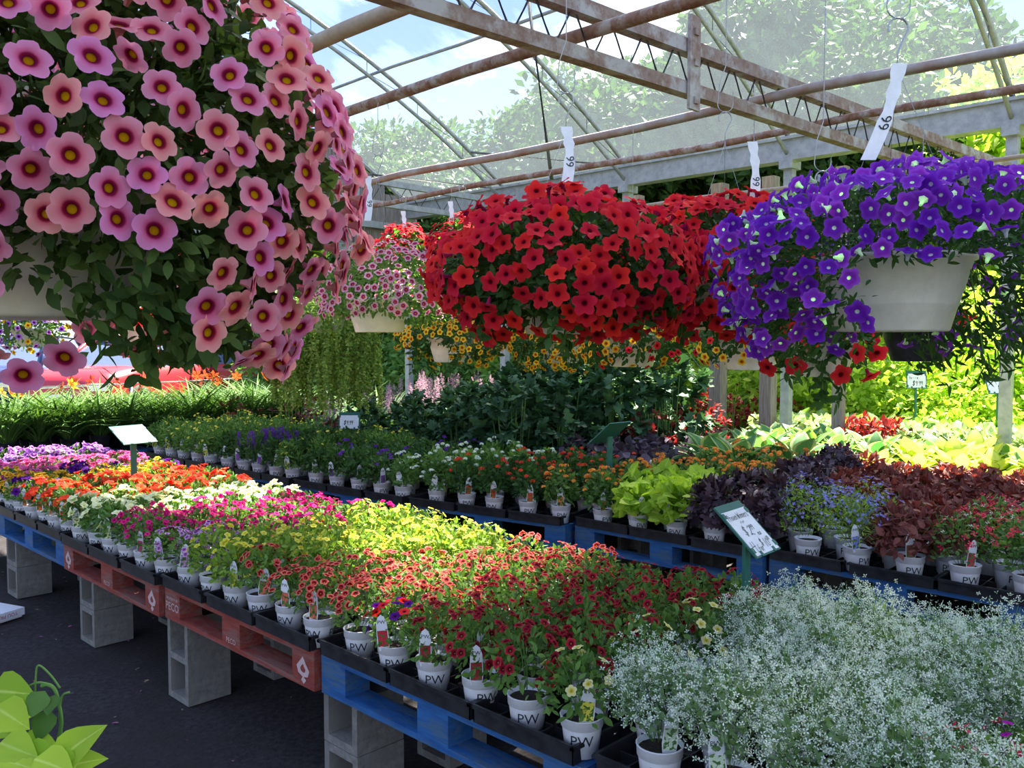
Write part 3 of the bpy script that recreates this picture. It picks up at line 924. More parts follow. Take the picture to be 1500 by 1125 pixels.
def tray_mesh(ly=0.335, lx=0.50, h=0.05):
    g = Geo()
    r = 0.012
    g.box(0.012, lx - 0.012, 0.012, ly - 0.012, 0, 0.004)
    for (a, b, c, d) in ((0.008, lx - 0.008, 0.008, 0.011), (0.008, lx - 0.008, ly - 0.011, ly - 0.008), (0.008, 0.011, 0.008, ly - 0.008), (lx - 0.011, lx - 0.008, 0.008, ly - 0.008)):
        g.box(a, b, c, d, 0, h)
    for (a, b, c, d) in ((0, lx, 0, r), (0, lx, ly - r, ly), (0, r, 0, ly), (lx - r, lx, 0, ly)):
        g.box(a, b, c, d, h - 0.008, h)
        g.box(a + 0.002, b - 0.002, c + 0.002, d - 0.002, h, h + 0.003)
    # pot cups: a grid of low ribs
    for i in range(1, 5):
        g.box(0.011, lx - 0.011, ly * i / 5 - 0.002, ly * i / 5 + 0.002, 0.004, 0.03)
        g.box(lx * i / 5 - 0.002, lx * i / 5 + 0.002, 0.011, ly - 0.011, 0.004, 0.03)
    for i in range(0):                       # ribs on the aisle-side wall
        y = 0.02 + i * (ly - 0.04) / 8
        g.box(0.003, 0.010, y - 0.006, y + 0.006, 0.004, h - 0.01)
    return g.mesh('plant_tray', M['black_plastic'])


TRAY = tray_mesh()


def bench(name, x, y, rz, colour, label, chooser, logos=(), cols=2, where='near bench', front_tag=0.9, yrng=None, scale=1.0, nrows=8, pitch=0.212, every=1):
    """a pallet with its trays and pots; chooser(wx, wy, row) gives the kind of plant"""
    pallet(x, y, rz, colour, label, logos)
    c, s = math.cos(rz), math.sin(rz)

    def W(lx, ly, z=0):
        return Vector((x + lx * c - ly * s, y + lx * s + ly * c, PZ + PAL_H + z))
    nt = 3
    ty = PAL_L / nt
    for i in range(nt):
        for k in range(cols):
            o = link('plant_tray', TRAY, None, W(-0.02 + k * 0.515, i * ty + random.uniform(0, 0.02), 0.001), rz + random.uniform(-0.012, 0.012))
            o.scale = (1.0, ty / 0.335 * 0.985, 1)
            tag(o, ('black plastic plant tray on the front edge of the %s' if k == 0 else 'black plastic plant tray behind the front ones on the %s') % where, 'plant tray', ('front trays' if k == 0 else 'back trays') + ' on the ' + where)
    dx = (1.0 - 0.075) / (nrows - 1)
    npot = int(PAL_L / pitch + 0.5)
    p = PAL_L / npot
    for row in range(nrows):
        for j in range(npot):
            lx = 0.055 + row * dx
            ly = p * (j + 0.5 + (0.25 if row % 2 else -0.25))
            w = W(lx + random.uniform(-0.006, 0.006), ly + random.uniform(-0.012, 0.012), 0.006)
            kind = chooser(w.x, w.y, row)
            if kind is None or (kind == 'white_euphorbia' and row and random.random() < 0.13):
                continue
            front = row == 0
            face = -AZ + random.uniform(-0.5, 0.5)
            o = potted(kind, w, face, tagged=(front and random.random() < front_tag) or (row == 1 and random.random() < 0.3) or (row > 1 and random.random() < 0.06), marked=row < 2, scale=scale, deep=row > 3, front=front)
            register(o, kind, where, row, w.y)


#@@SECTION2
# ------------------------------------------------------------------ near bench
def lerp(a, b, t):
    return a + (b - a) * t


def near(wx, wy, row):
    t = (wx - 1.68) / 1.0
    wob = 0.03 * math.sin(wx * 9)
    B = [lerp(a, b, t) + wob for a, b in ((5.02, 5.0), (4.30, 4.20), (3.82, 3.45), (3.42, 3.40), (2.99, 2.50), (2.10, 2.05), (1.51, 1.42), (1.28, 1.33))]
    if wy > 6.75: return 'lilac_petunia'
    if wy > 6.15: return 'pink_petunia'
    if wy > 5.55: return 'dark_purple_petunia' if (int(wx * 9) + int(wy * 11)) % 3 == 0 else 'yellow_petunia'
    if wy > B[0]: return 'orange_petunia'
    if wy > 4.62 + (wx - 1.7) * 0.05 and wx > 2.0: return 'orange_petunia' if wy > 4.78 else 'cream_petunia'
    if wy > B[1]: return 'cream_petunia' if wy < 4.86 or wx > 1.8 else 'orange_petunia'
    if wy > B[2]: return 'magenta_petunia'
    if wy > B[3]: return 'violet_calibrachoa' if wx < 2.05 else 'magenta_petunia'
    if wy > B[4]: return 'yellow_calibrachoa'
    if wy > B[5]: return 'mixed_calibrachoa' if (row == 0 and wy < 2.24) else 'coral_calibrachoa'
    if wy > B[6]: return 'dark_red_calibrachoa'
    if wy > B[7]: return 'pale_yellow_calibrachoa' if wx < 2.25 else 'dark_red_calibrachoa'
    if wx > 1.85 and 0.7206 * wx + 0.6934 * wy < 1.93: return 'purple_fuchsia'
    return 'white_euphorbia'


NB = [(1.66, 0.13, 'blue', 'nearest', ()), (1.655, 1.34, 'blue', 'second', ()),
      (1.645, 2.53, 'red', 'third', ((0, 'mark'), (1, 'small'), (2, 'words'))), (1.63, 3.72, 'red', 'fourth', ((0, 'mark'), (1, 'small'), (2, 'mark'))),
      (1.65, 4.91, 'blue', 'fifth', ()), (1.67, 6.10, 'blue', 'sixth', ())]
NBL = ['blue wooden pallet under the white euphorbia at the near end of the near bench',
       'scuffed blue wooden pallet under the dark red flowers of the near bench',
       'red wooden pallet with white stencil marks under the yellow and coral flowers',
       'red wooden pallet under the magenta and cream petunias of the near bench',
       'blue wooden pallet under the orange petunias of the near bench',
       'blue wooden pallet under the pink and lilac petunias of the near bench']
for (x, y, c, nm, lg), lb in zip(NB, NBL):
    bench(nm, x, y, random.uniform(-0.006, 0.006), c, lb, near, lg, where='near bench')


# concrete blocks standing under the pallets
def block(name, label, x, y, z, sx, sy, h, holes, group):
    """block with open cells that run along x, seen on its aisle side"""
    g = Geo()
    w = 0.028
    g.box(0, sx, 0, w, 0, h); g.box(0, sx, sy - w, sy, 0, h)
    g.box(0, sx, w, sy - w, 0, w); g.box(0, sx, w, sy - w, h - w, h)
    for i in range(1, holes):
        g.box(0, sx, w, sy - w, h * i / holes - w / 2, h * i / holes + w / 2)
    g.box(sx * 0.5, sx * 0.55, w, sy - w, w, h - w)
    me = g.mesh('concrete_block', M['concrete'])
    o = link(name, me, None, (x, y, z))
    return tag(o, label, 'concrete block', group)


GB = 'concrete blocks holding up the near bench'
block('concrete_block', 'concrete block standing on end under the joint of the two red pallets', 1.70, 3.60, 0, 0.20, 0.195, 0.39, 2, GB)
for (y, wh) in ((4.66, 'under the far end of the red pallets'), (2.36, 'under the joint of the red and the blue pallet'), (5.90, 'under the farther blue pallets')):
    block('concrete_block', 'grey concrete block %s, lower of two' % wh, 1.70, y, 0, 0.20, 0.195, 0.193, 1, GB)
    block('concrete_block', 'grey concrete block %s, upper of two' % wh, 1.702, y + 0.004, 0.1945, 0.20, 0.195, 0.194, 1, GB)
for y in (0.3, 1.22, 2.36, 3.60, 4.66, 5.90, 7.0):
    for x in (2.12, 2.48) if y not in (0.3, 1.22, 7.0) else (1.7, 2.12, 2.48):
        block('concrete_block', 'grey concrete block in the dark under the near bench', x, y, 0, 0.19, 0.19, 0.389, 2, 'concrete blocks in the dark under the near bench')

# ------------------------------------------------------------------ far bench
def far(wx, wy, row):
    if wy > 6.75: return 'coreopsis'
    if wy > 6.5: return 'green_filler'
    if wy > 6.0: return 'angelonia' if row < 3 else 'green_filler'
    if wy > 5.35: return 'green_filler' if (row + int(wy * 7)) % 3 else 'coreopsis'
    if wy > 4.66: return 'purple_verbena' if (row + int(wy * 5)) % 2 else 'green_filler'
    if wy > 4.0: return 'white_verbena'
    if wy > 3.32: return 'red_lantana'
    if wy > 3.02: return 'orange_lantana'
    if wy > 2.46: return 'lime_potato_vine' if row < 4 else 'orange_lantana'
    if wy > 2.34 and row == 0: return 'plum_potato_vine'
    if wy > 1.95 + (wx - 4.0) * 0.22: return 'plum_potato_vine'
    if wy > 1.50 and row < 4: return 'blue_lobelia'
    if wy < 1.15 and row < 4: return 'red_white_fuchsia'
    return 'coleus'


FB = [(3.92, -0.35, 0.0, 'under the fuchsias of the far bench'), (3.93, 0.85, 0.0, 'under the coleus of the far bench'), (3.90, 2.04, 0.03, 'under the lime-green vines of the far bench'),
      (3.80, 3.23, 0.17, 'under the lantanas of the far bench'), (3.58, 4.42, 0.08, 'under the white flowers of the far bench'),
      (3.48, 5.62, 0.03, 'under the purple spikes of the far bench'), (3.43, 6.82, 0.02, 'at the far end of the far bench')]
for i, (x, y, rz, lb) in enumerate(FB):
    bench('far', x, y, rz, 'blue', 'blue wooden pallet ' + lb, far, where='far bench', scale=1.12 if y < 2 else 1.04, front_tag=0.85, nrows=7, pitch=0.22 if y > 2 else 0.235)


def back_ch(wx, wy, row):
    return far(wx, wy, row + 5)


for i, (x, y) in enumerate(((4.98, -0.35), (4.98, 0.85), (4.97, 2.04))):
    bench('back', x, y, 0, 'blue', 'blue wooden pallet hidden under plum and red leaves, %s from the camera end' % ORD[i], lambda a, b, r: None if b > 3.1 else back_ch(a, b, r + 1), where='middle bench', scale=1.12, nrows=5, pitch=0.26, front_tag=0)
write_pot_labels()
for y in (-0.2, 0.9, 2.05, 3.25, 4.45, 5.65, 6.85):
    xf = 3.98 if y < 2.6 else (3.86 if y < 3.6 else 3.6)
    for x in (xf, xf + 0.75):
        block('concrete_block', 'grey concrete block in the dark under the far bench', x, y + 0.02, 0, 0.19, 0.19, 0.389, 2, 'concrete blocks in the dark under the far bench')
for (x, y) in ((5.05, -0.2), (5.05, 0.9), (5.05, 2.1), (5.8, -0.2), (5.8, 0.9), (5.8, 2.1), (5.05, 3.0), (5.8, 3.0)):
    block('concrete_block', 'grey concrete block in the dark under the middle bench', x, y, 0, 0.18, 0.18, 0.389, 2, 'concrete blocks in the dark under the middle bench')


# ------------------------------------------------------------------ larger potted plants
def rosette(G, tpl, n, c, r0, size, tilt=(0.3, 1.1), mat=0, sep=0.02):
    a = np.arange(n) * 2.4 + RNG.random(n) * 0.5
    t = tilt[0] + (tilt[1] - tilt[0]) * (np.arange(n) / max(1, n - 1))
    ax = np.stack([np.cos(a) * np.cos(t), np.sin(a) * np.cos(t), np.sin(t)], 1)
    nr = np.stack([-np.cos(a) * np.sin(t), -np.sin(a) * np.sin(t), np.cos(t)], 1)
    st = np.stack([np.cos(a) * r0, np.sin(a) * r0, np.zeros(n)], 1) * (0.5 + t[:, None] * 0)
    P = np.array(c) + st + ax * size[0] * 0.35
    G.scatter(tpl, frames_leaf(ax, nr, size[0] + (size[1] - size[0]) * RNG.random(n)), P, mat=mat)
    for p, q in zip(P, st):
        G.tube([np.array(c) + q * 0.3 - [0, 0, 0.02], p], 0.003, 3, 1, cap=False)


def hosta_mesh(leaf):
    G = Geo()
    rosette(G, LEAF_BIG, 16, (0, 0, 0.16), 0.05, (0.15, 0.21), (0.15, 1.25))
    return G.mesh('leaves', [LEAFM[leaf], M['green_stem']], True)


def heap_mesh(leaf, tpl, n, R, h, ls, zb=0.13):
    G = Geo()
    mound(G, tpl, n, (0, 0, zb + h * 0.3), (R, R, h * 0.7), ls, -0.35)
    stems(G, 14, (0, 0, zb + h * 0.3), (R, R, h * 0.7), zb)
    return G.mesh('leaves', [LEAFM[leaf], M['green_stem']])


HOSTA = {k: [hosta_mesh(k) for _ in range(3)] for k in ('hosta_v', 'hosta_y', 'hosta_g')}
HEAP = dict(
    heuch=[heap_mesh('heuch', LEAF_HEART, 70, 0.16, 0.17, (0.05, 0.085)) for _ in range(2)],
    redl=[heap_mesh('red', LEAF_OVAL, 120, 0.16, 0.24, (0.05, 0.08)) for _ in range(2)],
    pale=[heap_mesh('pale', LEAF_HEART, 90, 0.17, 0.24, (0.05, 0.08)) for _ in range(2)],
)
BSOIL = Geo()
BSOIL.add([(0, 0, 0.135)] + [(0.078 * math.cos(a), 0.078 * math.sin(a), 0.132) for a in np.linspace(0, 6.2832, 17)[:-1]], [(0, i, i % 16 + 1) for i in range(1, 17)])
BSOIL = BSOIL.mesh('soil', M['soil'])


def black_potted(name, meshes, label, cat, group, loc, scale=1.0, extra=None):
    t = thing(name, label, cat, loc, random.uniform(0, 6.28), group)
    t.scale = (scale,) * 3
    link('pot', BPOT, t); link('soil', BSOIL, t)
    link('leaves', random.choice(meshes), t)
    if extra:
        link(*extra, t)
    return t


pt = tag_meshes(pic_mat('picture_hosta', (0.5, 0.3, 0.3)))
for i in range(4):
    y = -0.95 + i * 1.19
    pallet(6.16, y, 0, 'blue', 'blue wooden pallet under the hostas, %s from the camera end' % ORD[i])
    for x in (6.25, 6.95):
        block('concrete_block', 'grey concrete block in the dark under the hosta bench', x, y + 0.1, 0, 0.18, 0.18, 0.389, 2, 'concrete blocks in the dark under the hosta bench')
for r in range(4):
    for j in range(17):
        x, y = 6.27 + r * 0.265, -0.85 + j * 0.27 + (0.13 if r % 2 else 0)
        if y > 3.7: continue
        gold = (y < 2.55 - r * 0.12) and not (r >= 2 and j % 3 == 0)
        kind = 'hosta_y' if gold else ('hosta_v' if (j + r) % 3 else 'hosta_g')
        words = {'hosta_y': ('golden yellow hosta', 'golden'), 'hosta_v': ('green hosta with cream leaf edges', 'cream-edged'), 'hosta_g': ('plain green hosta', 'plain green')}[kind]
        sc = random.uniform(0.85, 1.1) * (0.85 if r == 0 else 1.05)
        o = black_potted('potted_hosta', HOSTA[kind], '%s in a black pot, %s row of the hosta bench' % (words[0], ORD[r]), 'hosta', '%s hostas in the %s row' % (words[1], ORD[r]), (x, y, PZ + PAL_H), sc)
        if r == 0:
            b = link('label_tag', pt[0], o, (0, -0.08, 0.05)); link('tag_picture', pt[1], b); link('tag_lettering', pt[2], b)
            o.rotation_euler = (0, 0, -AZ + random.uniform(-0.4, 0.4))
# three big cream-edged hostas by the plum vines
for (px, py) in ((1065, 668), (1115, 662), (1175, 660), (1240, 662)):
    p = at(px, py, z=0.60)
    p.x = min(max(p.x, 5.45), 5.9)
for k, (x, y) in enumerate(((5.35, 3.0), (5.72, 2.75), (5.55, 3.35), (5.9, 3.1))):
    black_potted('potted_hosta', HOSTA['hosta_v'], 'broad cream-edged hosta behind the plum vines, %s of four' % ORD[k], 'hosta', 'broad hostas behind the plum vines', (x, y, PZ + PAL_H), 1.25)
pallet(4.98, 3.24, 0, 'blue', 'blue wooden pallet under the dark heucheras')
for (x, y) in ((5.05, 3.4), (5.7, 3.4), (5.05, 4.2), (5.7, 4.2)):
    block('concrete_block', 'grey concrete block in the dark under the heucheras', x, y, 0, 0.18, 0.18, 0.389, 2, 'concrete blocks under the heucheras')
for k, (x, y) in enumerate(((5.08, 3.60), (5.10, 3.90), (5.38, 3.72), (5.40, 4.05), (5.12, 4.22), (5.85, 3.6), (5.7, 3.95))):
    black_potted('potted_heuchera', HEAP['heuch'], 'dark silvery-purple heuchera in a black pot behind the orange lantanas', 'heuchera', 'dark heucheras behind the lantanas', (x, y, PZ + PAL_H), 1.15)
# plants just behind the row of posts
for i in range(4):
    pallet(7.62, -0.6 + i * 1.25, 0, 'blue', 'blue wooden pallet behind the row of white posts, %s from the camera end' % ORD[i])
    for x in (7.7, 8.3):
        block('concrete_block', 'grey concrete block behind the row of posts', x, -0.5 + i * 1.25, 0, 0.18, 0.18, 0.389, 2, 'concrete blocks behind the row of posts')
k = 0
for j in range(17):
    y = -0.45 + j * 0.28
    for r in range(3):
        if (0.9 < y < 1.3 and r == 0) or (2.65 < y < 3.3 and r < 2):
            mm, lb, ct = HEAP['redl'], 'red-leaved plant in a black pot behind the hostas', 'red-leaved plant'
        elif r == 0 or y < 2:
            mm, lb, ct = HEAP['pale'], 'pale mottled leafy plant in a black pot behind the hostas', 'leafy plant'
        else:
            mm, lb, ct = HOSTA['hosta_g'], 'plain green hosta behind the row of white posts', 'hosta'
        black_potted('potted_' + ct.replace('-', '_').replace(' ', '_'), mm, lb, ct, ct + ' pots behind the hosta bench', (7.75 + r * 0.3, y, PZ + PAL_H), 1.1)


# tall shrubs standing behind the far bench
def shrub_mesh(leaf, n, R, h, ls, tpl):
    G = Geo()
    for k in range(11):
        a = RNG.random() * 6.28; rr = R * 0.6 * RNG.random()
        p = np.array([[0, 0, 0.15], [math.cos(a) * rr * .6, math.sin(a) * rr * .6, h * 0.5], [math.cos(a) * rr, math.sin(a) * rr, h * 0.92]])
        G.tube(p, [0.008, 0.005, 0.003], 4, 1, cap=False)
    m = n // 7
    d = sphere(m, -0.75, 1.0)
    Pc = np.array([0, 0, h * 0.58]) + d * [R, R, h * 0.46] * (0.45 + 0.55 * RNG.random((m, 1)) ** 0.6)
    for k in range(7):
        ax = d + RNG.normal(size=d.shape) * 0.7
        ax[:, 2] -= 0.1
        nr = np.array([0, 0, 1.0]) + d * 0.4 + RNG.normal(size=d.shape) * 0.3
        G.scatter(tpl, frames_leaf(ax, nr, ls[0] + (ls[1] - ls[0]) * RNG.random(m)), Pc)
    return G.mesh('leaves', [LEAFM[leaf], M['green_stem']])


SHR = [shrub_mesh('shrub', 900, 0.34, 1.25, (0.07, 0.13), LEAF_LOBED) for _ in range(3)]
k = 0
SP = [(4.95, 4.75, .95), (5.35, 4.6, 1.0), (5.85, 4.45, 1.1), (6.3, 4.2, 1.12), (5.0, 5.35, .9), (5.5, 5.2, 1.0), (6.0, 5.0, 1.15), (6.5, 4.75, 1.15), (4.95, 6.0, .8), (5.45, 5.85, .9), (6.0, 5.65, 1.0), (6.5, 5.4, 1.05),
      (4.95, 6.7, .75), (5.5, 6.6, .8), (6.1, 6.4, .85), (6.7, 6.1, .95), (7.0, 4.85, 0.9)]
for (x, y, s) in SP:
    o = black_potted('potted_shrub', SHR, 'dark green shrub with deeply cut leaves in a pot behind the far bench', 'shrub', 'dark green shrubs behind the far bench', (x, y, 0), s * 1.05)
# plumes
def plume_mesh(m):
    H = Geo()
    for k in range(16):
        a = RNG.random() * 6.28; rr = 0.26 * RNG.random() ** 0.5
        b = np.array([math.cos(a) * rr, math.sin(a) * rr, 0.80 + 0.1 * RNG.random()])
        n = 90
        t = RNG.random(n)
        off = RNG.normal(size=(n, 3)) * (0.035 * (1 - t[:, None])) * [1, 1, 0.4]
        P = b + np.stack([0 * t, 0 * t, 0.26 * t], 1) + off + t[:, None] * [0.03 * math.cos(a), 0.03 * math.sin(a), 0]
        H.scatter(STAR3, frames_flower(RNG.normal(size=P.shape), 0.010), P)
    return H.mesh('flower_plumes', FLM[m])


AST = [shrub_mesh('shrub', 500, 0.28, 0.85, (0.06, 0.11), LEAF_OVAL) for _ in range(2)]
PL1, PL2 = plume_mesh('plume'), plume_mesh('wplume')
for k, (x, y, s) in enumerate(((5.6, 7.35, 1.05), (6.2, 7.1, 1.1), (6.75, 6.75, 1.1), (7.0, 6.2, 1.15), (6.95, 5.75, 1.15), (6.7, 7.6, 1.1), (5.0, 7.4, 1.0))):
    w = k in (3, 4)
    black_potted('potted_astilbe', AST, 'astilbe with feathery %s plumes in a pot, standing behind the dark shrubs' % ('cream' if w else 'pink'), 'astilbe', '%s astilbes behind the dark shrubs' % ('cream' if w else 'pink'), (x, y, 0), s, ('flower_plumes', PL2 if w else PL1))
REDS = [shrub_mesh('red', 650, 0.26, 0.95, (0.035, 0.06), LEAF_OVAL) for _ in range(2)]
for (x, y) in ((6.55, 4.05), (6.9, 4.3), (7.75, 4.75), (8.0, 4.6), (8.3, 5.0), (8.6, 4.4), (8.9, 4.9), (9.2, 4.3), (7.9, 5.35), (5.9, 4.15)):
    black_potted('potted_red_shrub', REDS, 'small shrub with fine wine-red leaves in a black pot behind the heucheras', 'shrub', 'wine-red shrubs behind the heucheras', (x, y, 0), 1.15)
ORS = [shrub_mesh('coleus', 500, 0.26, 0.9, (0.035, 0.06), LEAF_OVAL) for _ in range(2)]
for (x, y) in ((4.75, 7.2), (4.9, 7.9), (4.4, 8.1), (5.4, 8.0)):
    black_potted('potted_russet_shrub', ORS, 'small russet-leaved shrub in a pot beyond the far bench', 'shrub', 'russet shrubs beyond the far bench', (x, y, 0), 1.1)


# daylilies
def day_mesh():
    G = Geo()
    blade = leaf_tpl(0.045, 7, 0.3, 0.4, 0.75)
    n = 90
    a = RNG.random(n) * 6.28; t = 0.85 + 0.5 * RNG.random(n)
    ax = np.stack([np.cos(a) * np.cos(t), np.sin(a) * np.cos(t), np.sin(t)], 1)
    nr = np.stack([-np.cos(a) * np.sin(t), -np.sin(a) * np.sin(t), np.cos(t)], 1)
    P = np.stack([np.cos(a) * 0.04, np.sin(a) * 0.04, np.full(n, 0.13)], 1)
    G.scatter(blade, frames_leaf(ax, nr, 0.38 + 0.25 * RNG.random(n)), P)
    return G.mesh('leaves', [LEAFM['day'], M['green_stem']])


def lily_mesh(m):
    for k in range(1):
        H = Geo()
        a = RNG.random() * 6.28
        e = np.array([math.cos(a) * 0.13, math.sin(a) * 0.13, 0.56 + 0.12 * RNG.random()])
        H.tube([(0, 0, 0.14), e * [0.4, 0.4, 0.6], e], 0.003, 4, 1, cap=False)
        d = norm(np.array([[math.cos(a), math.sin(a), 0.5]]))
        H.scatter(star_tpl(6, 0.26, 0.35), frames_flower(d, 0.07), e[None, :])
    return H.mesh('flowers', [FLM[m], M['green_stem']])


DAY = [day_mesh() for _ in range(3)]
LILY = [lily_mesh('daylily'), lily_mesh('daylily'), lily_mesh('gold')]
for i in range(3):
    for j in range(1):
        pallet(2.35 + i * 1.06, 8.55, 0, 'blue', 'blue wooden pallet under the daylilies, %s counting from the russet shrubs' % ORD[2 - i])
        for x in (2.45, 3.05):
            block('concrete_block', 'grey concrete block in the dark under the daylilies', x + i * 1.06, 8.65, 0, 0.18, 0.18, 0.389, 2, 'concrete blocks in the dark under the daylilies')
n = 0
for i in range(12):
    for j in range(4):
        x, y = 2.45 + i * 0.27, 8.68 + j * 0.28
        fl = random.random() < 0.6
        gold = i < 3
        black_potted('potted_daylily', DAY, ('daylily with %s flowers in a black pot beyond the near bench' % ('yellow' if gold else 'orange-red')) if fl else 'daylily without flowers in a black pot beyond the near bench', 'daylily',
                     'daylilies beyond the near bench, ' + (('yellow' if gold else 'orange') if fl else 'not in flower'), (x, y, PZ + PAL_H), random.uniform(0.9, 1.15), ('flower', LILY[2] if gold else random.choice(LILY[:2])) if fl else None)
for (x, y) in ((5.55, 8.9), (5.9, 9.3), (6.2, 8.8), (6.5, 9.4), (5.8, 9.9), (6.9, 9.0)):
    black_potted('potted_daylily', DAY, 'tall daylily clump standing on the ground past the far bench', 'daylily', 'daylily clumps on the ground', (x, y, 0), 1.7)


# ------------------------------------------------------------------ signs
def strokes(g, polys, fn, w=0.0016):
    """felt pen lines as thin ribbons on the card"""
    for pl in polys:
        for a, b in zip(pl[:-1], pl[1:]):
            dx, dy = b[0] - a[0], b[1] - a[1]
            L = math.hypot(dx, dy) or 1e-6
            nx, ny = -dy / L * w / 2, dx / L * w / 2
            ex, ey = dx / L * w * 0.3, dy / L * w * 0.3
            g.add([fn(a[0] - nx - ex, a[1] - ny - ey), fn(b[0] - nx + ex, b[1] - ny + ey), fn(b[0] + nx + ex, b[1] + ny + ey), fn(a[0] + nx - ex, a[1] + ny - ey)], [(0, 1, 2, 3)])


HAND = {   # handwritten letters on a 1 x 1 cell: strokes
    'P': [[(.1, 0), (.2, 1)], [(.05, .85), (.35, 1), (.65, .85), (.6, .6), (.2, .5)]],
    'W': [[(0, 1), (.15, 0), (.4, .8), (.55, 0), (.9, 1.1)]],
    'r': [[(.1, 0), (.15, .6)], [(.13, .4), (.35, .6), (.6, .55)]],
    'o': [[(.3, .55), (.05, .3), (.25, 0), (.5, .2), (.45, .5), (.25, .55)]],
    'v': [[(.0, .6), (.25, 0), (.55, .6)]],
    'e': [[(.1, .3), (.5, .38), (.4, .58), (.15, .5), (.1, .15), (.3, 0), (.55, .1)]],
    'n': [[(.05, 0), (.1, .6)], [(.1, .4), (.3, .6), (.5, .5), (.5, 0)]],
    'i': [[(.2, 0), (.22, .55)], [(.22, .75), (.24, .8)]],
    's': [[(.5, .55), (.2, .55), (.2, .35), (.45, .25), (.4, .02), (.1, .05)]],
    '$': [[(.75, .85), (.35, .95), (.15, .7), (.5, .5), (.7, .3), (.4, .05), (.05, .2)], [(.38, 1.1), (.33, -.1)], [(.55, 1.1), (.5, -.1)]],
    '2': [[(.1, .8), (.35, 1), (.6, .8), (.4, .4), (.05, .05), (.25, .12), (.7, 0)]],
    '9': [[(.6, .8), (.3, .95), (.1, .7), (.3, .5), (.6, .7)], [(.6, .9), (.55, .3), (.45, 0)]],
    '4': [[(.15, 1), (.05, .45), (.7, .5)], [(.6, 1), (.5, -.1)]],
    'f': [[(.6, .95), (.4, 1), (.3, .8), (.25, -.1)], [(.05, .5), (.5, .55)]],
    '1': [[(.3, 1), (.25, 0)]],
    '0': [[(.35, 1), (.1, .6), (.2, .05), (.5, .1), (.6, .6), (.35, 1)]],
    'a': [[(.5, .5), (.2, .55), (.05, .25), (.25, 0), (.48, .3)], [(.5, .6), (.52, .05)]],
    '.': [[(.2, 0), (.24, .04)]], '-': [[(.1, .4), (.5, .42)]], ' ': [],
    'c': [[(.5, .5), (.2, .55), (.08, .25), (.3, 0), (.5, .08)]], 't': [[(.25, .9), (.25, 0)], [(.05, .6), (.5, .62)]],
}
ADV = {'W': 0.95, '$': 0.9, 'i': 0.38, '1': 0.5, '.': 0.3, ' ': 0.35, 'P': 0.7, '4': 0.85, '2': 0.8}


def hand_text(g, s, x, y, h, fn, slant=0.12, w=0.0016, sq=0.72):
    for ch in s:
        pl = [[(x + (px * sq + py * slant) * h, y + py * h) for px, py in p] for p in HAND[ch]]
        strokes(g, pl, fn, w)
        x += ADV.get(ch, 0.66) * h * sq


def sign(label, base, top_z, w, h, rz, tilt, text, group=None, holder='green_plastic', post_w=0.03, wid2=0.012):
    """post + holder + card; the card faces local -Y and leans back by tilt"""
    t = thing('price_sign', label, 'sign', base, rz, group)
    g = Geo(); H = top_z - base[2]
    g.box(-post_w / 2, post_w / 2, -0.006, 0.006, 0, H)
    link('post', g.mesh('post', M[holder]), t)
    ct, st = math.cos(tilt), math.sin(tilt)

    def P(x, y, o=0.0):          # y along the card, up; o = out of the card
        return (x, -0.012 + y * st - o * ct - h * 0.5 * st, H + y * ct + o * st - h * 0.2)
    g = Geo()
    def slab(g, x0, x1, y0, y1, o0, o1):
        V = [P(x, y, o) for x in (x0, x1) for y in (y0, y1) for o in (o0, o1)]
        g.add(V, [(0, 1, 3, 2), (4, 6, 7, 5), (0, 4, 5, 1), (2, 3, 7, 6), (0, 2, 6, 4), (1, 5, 7, 3)])
    slab(g, -w / 2 - 0.008, w / 2 + 0.008, -0.006, h + 0.028, -0.006, 0)
    for (x, y) in ((-w * 0.28, 0), (w * 0.28, 0)):
        slab(g, x - 0.007, x + 0.007, -0.006, 0.012, 0, 0.003)
    for (x, y) in ((-w / 2, h * 0.12), (w / 2, h * 0.12), (-w / 2, h * 0.92), (w / 2, h * 0.92)):
        slab(g, x - 0.008, x + 0.008, y - 0.01, y + 0.01, 0, 0.003)
    hd = link('sign_holder', g.mesh('sign_holder', M[holder]), t)
    g = Geo(); slab(g, -w / 2, w / 2, 0, h, 0.0, 0.0012)
    cd = link('price_card', g.mesh('price_card', M['paper']), t)
    if text:
        g = Geo()
        for (s, x, y, hh, ww, *sq) in text:
            hand_text(g, s, -w / 2 + x * w, y * h, hh * h, lambda a, b: P(a, b, 0.002), w=ww, sq=sq[0] if sq else 0.72)
        link('handwriting', g.mesh('handwriting', M['ink']), cd)
    return t


main_text = [('Proven Winners', 0.06, 0.80, 0.125, 0.0022), ('- pw -', 0.36, 0.70, 0.06, 0.001)]
HAND['p'] = [[(.1, -.3), (.12, .55)], [(.12, .5), (.45, .5), (.4, .1), (.1, .05)]]
HAND['w'] = [[(0, .5), (.15, 0), (.3, .4), (.45, 0), (.6, .5)]]
main_text = [('Proven', 0.05, 0.79, 0.14, 0.0017, .62), ('Winners', 0.46, 0.79, 0.14, 0.0017, .62), ('pt pot', 0.38, 0.69, 0.06, 0.0009), ('$', 0.20, 0.42, 0.20, 0.0018, .95), ('2', 0.41, 0.40, 0.21, 0.0022, .95), ('99', 0.54, 0.50, 0.12, 0.0018, .9), ('ea', 0.66, 0.36, 0.11, 0.0017, .9),
             ('4', 0.06, 0.09, 0.20, 0.0022, .9), ('for', 0.24, 0.05, 0.15, 0.0018, .7), ('$', 0.46, 0.15, 0.14, 0.0016, .9), ('10', 0.60, 0.09, 0.18, 0.002, .9), ('00', 0.81, 0.21, 0.09, 0.0016, .8)]
p = at(1092, 905, d=2.78)
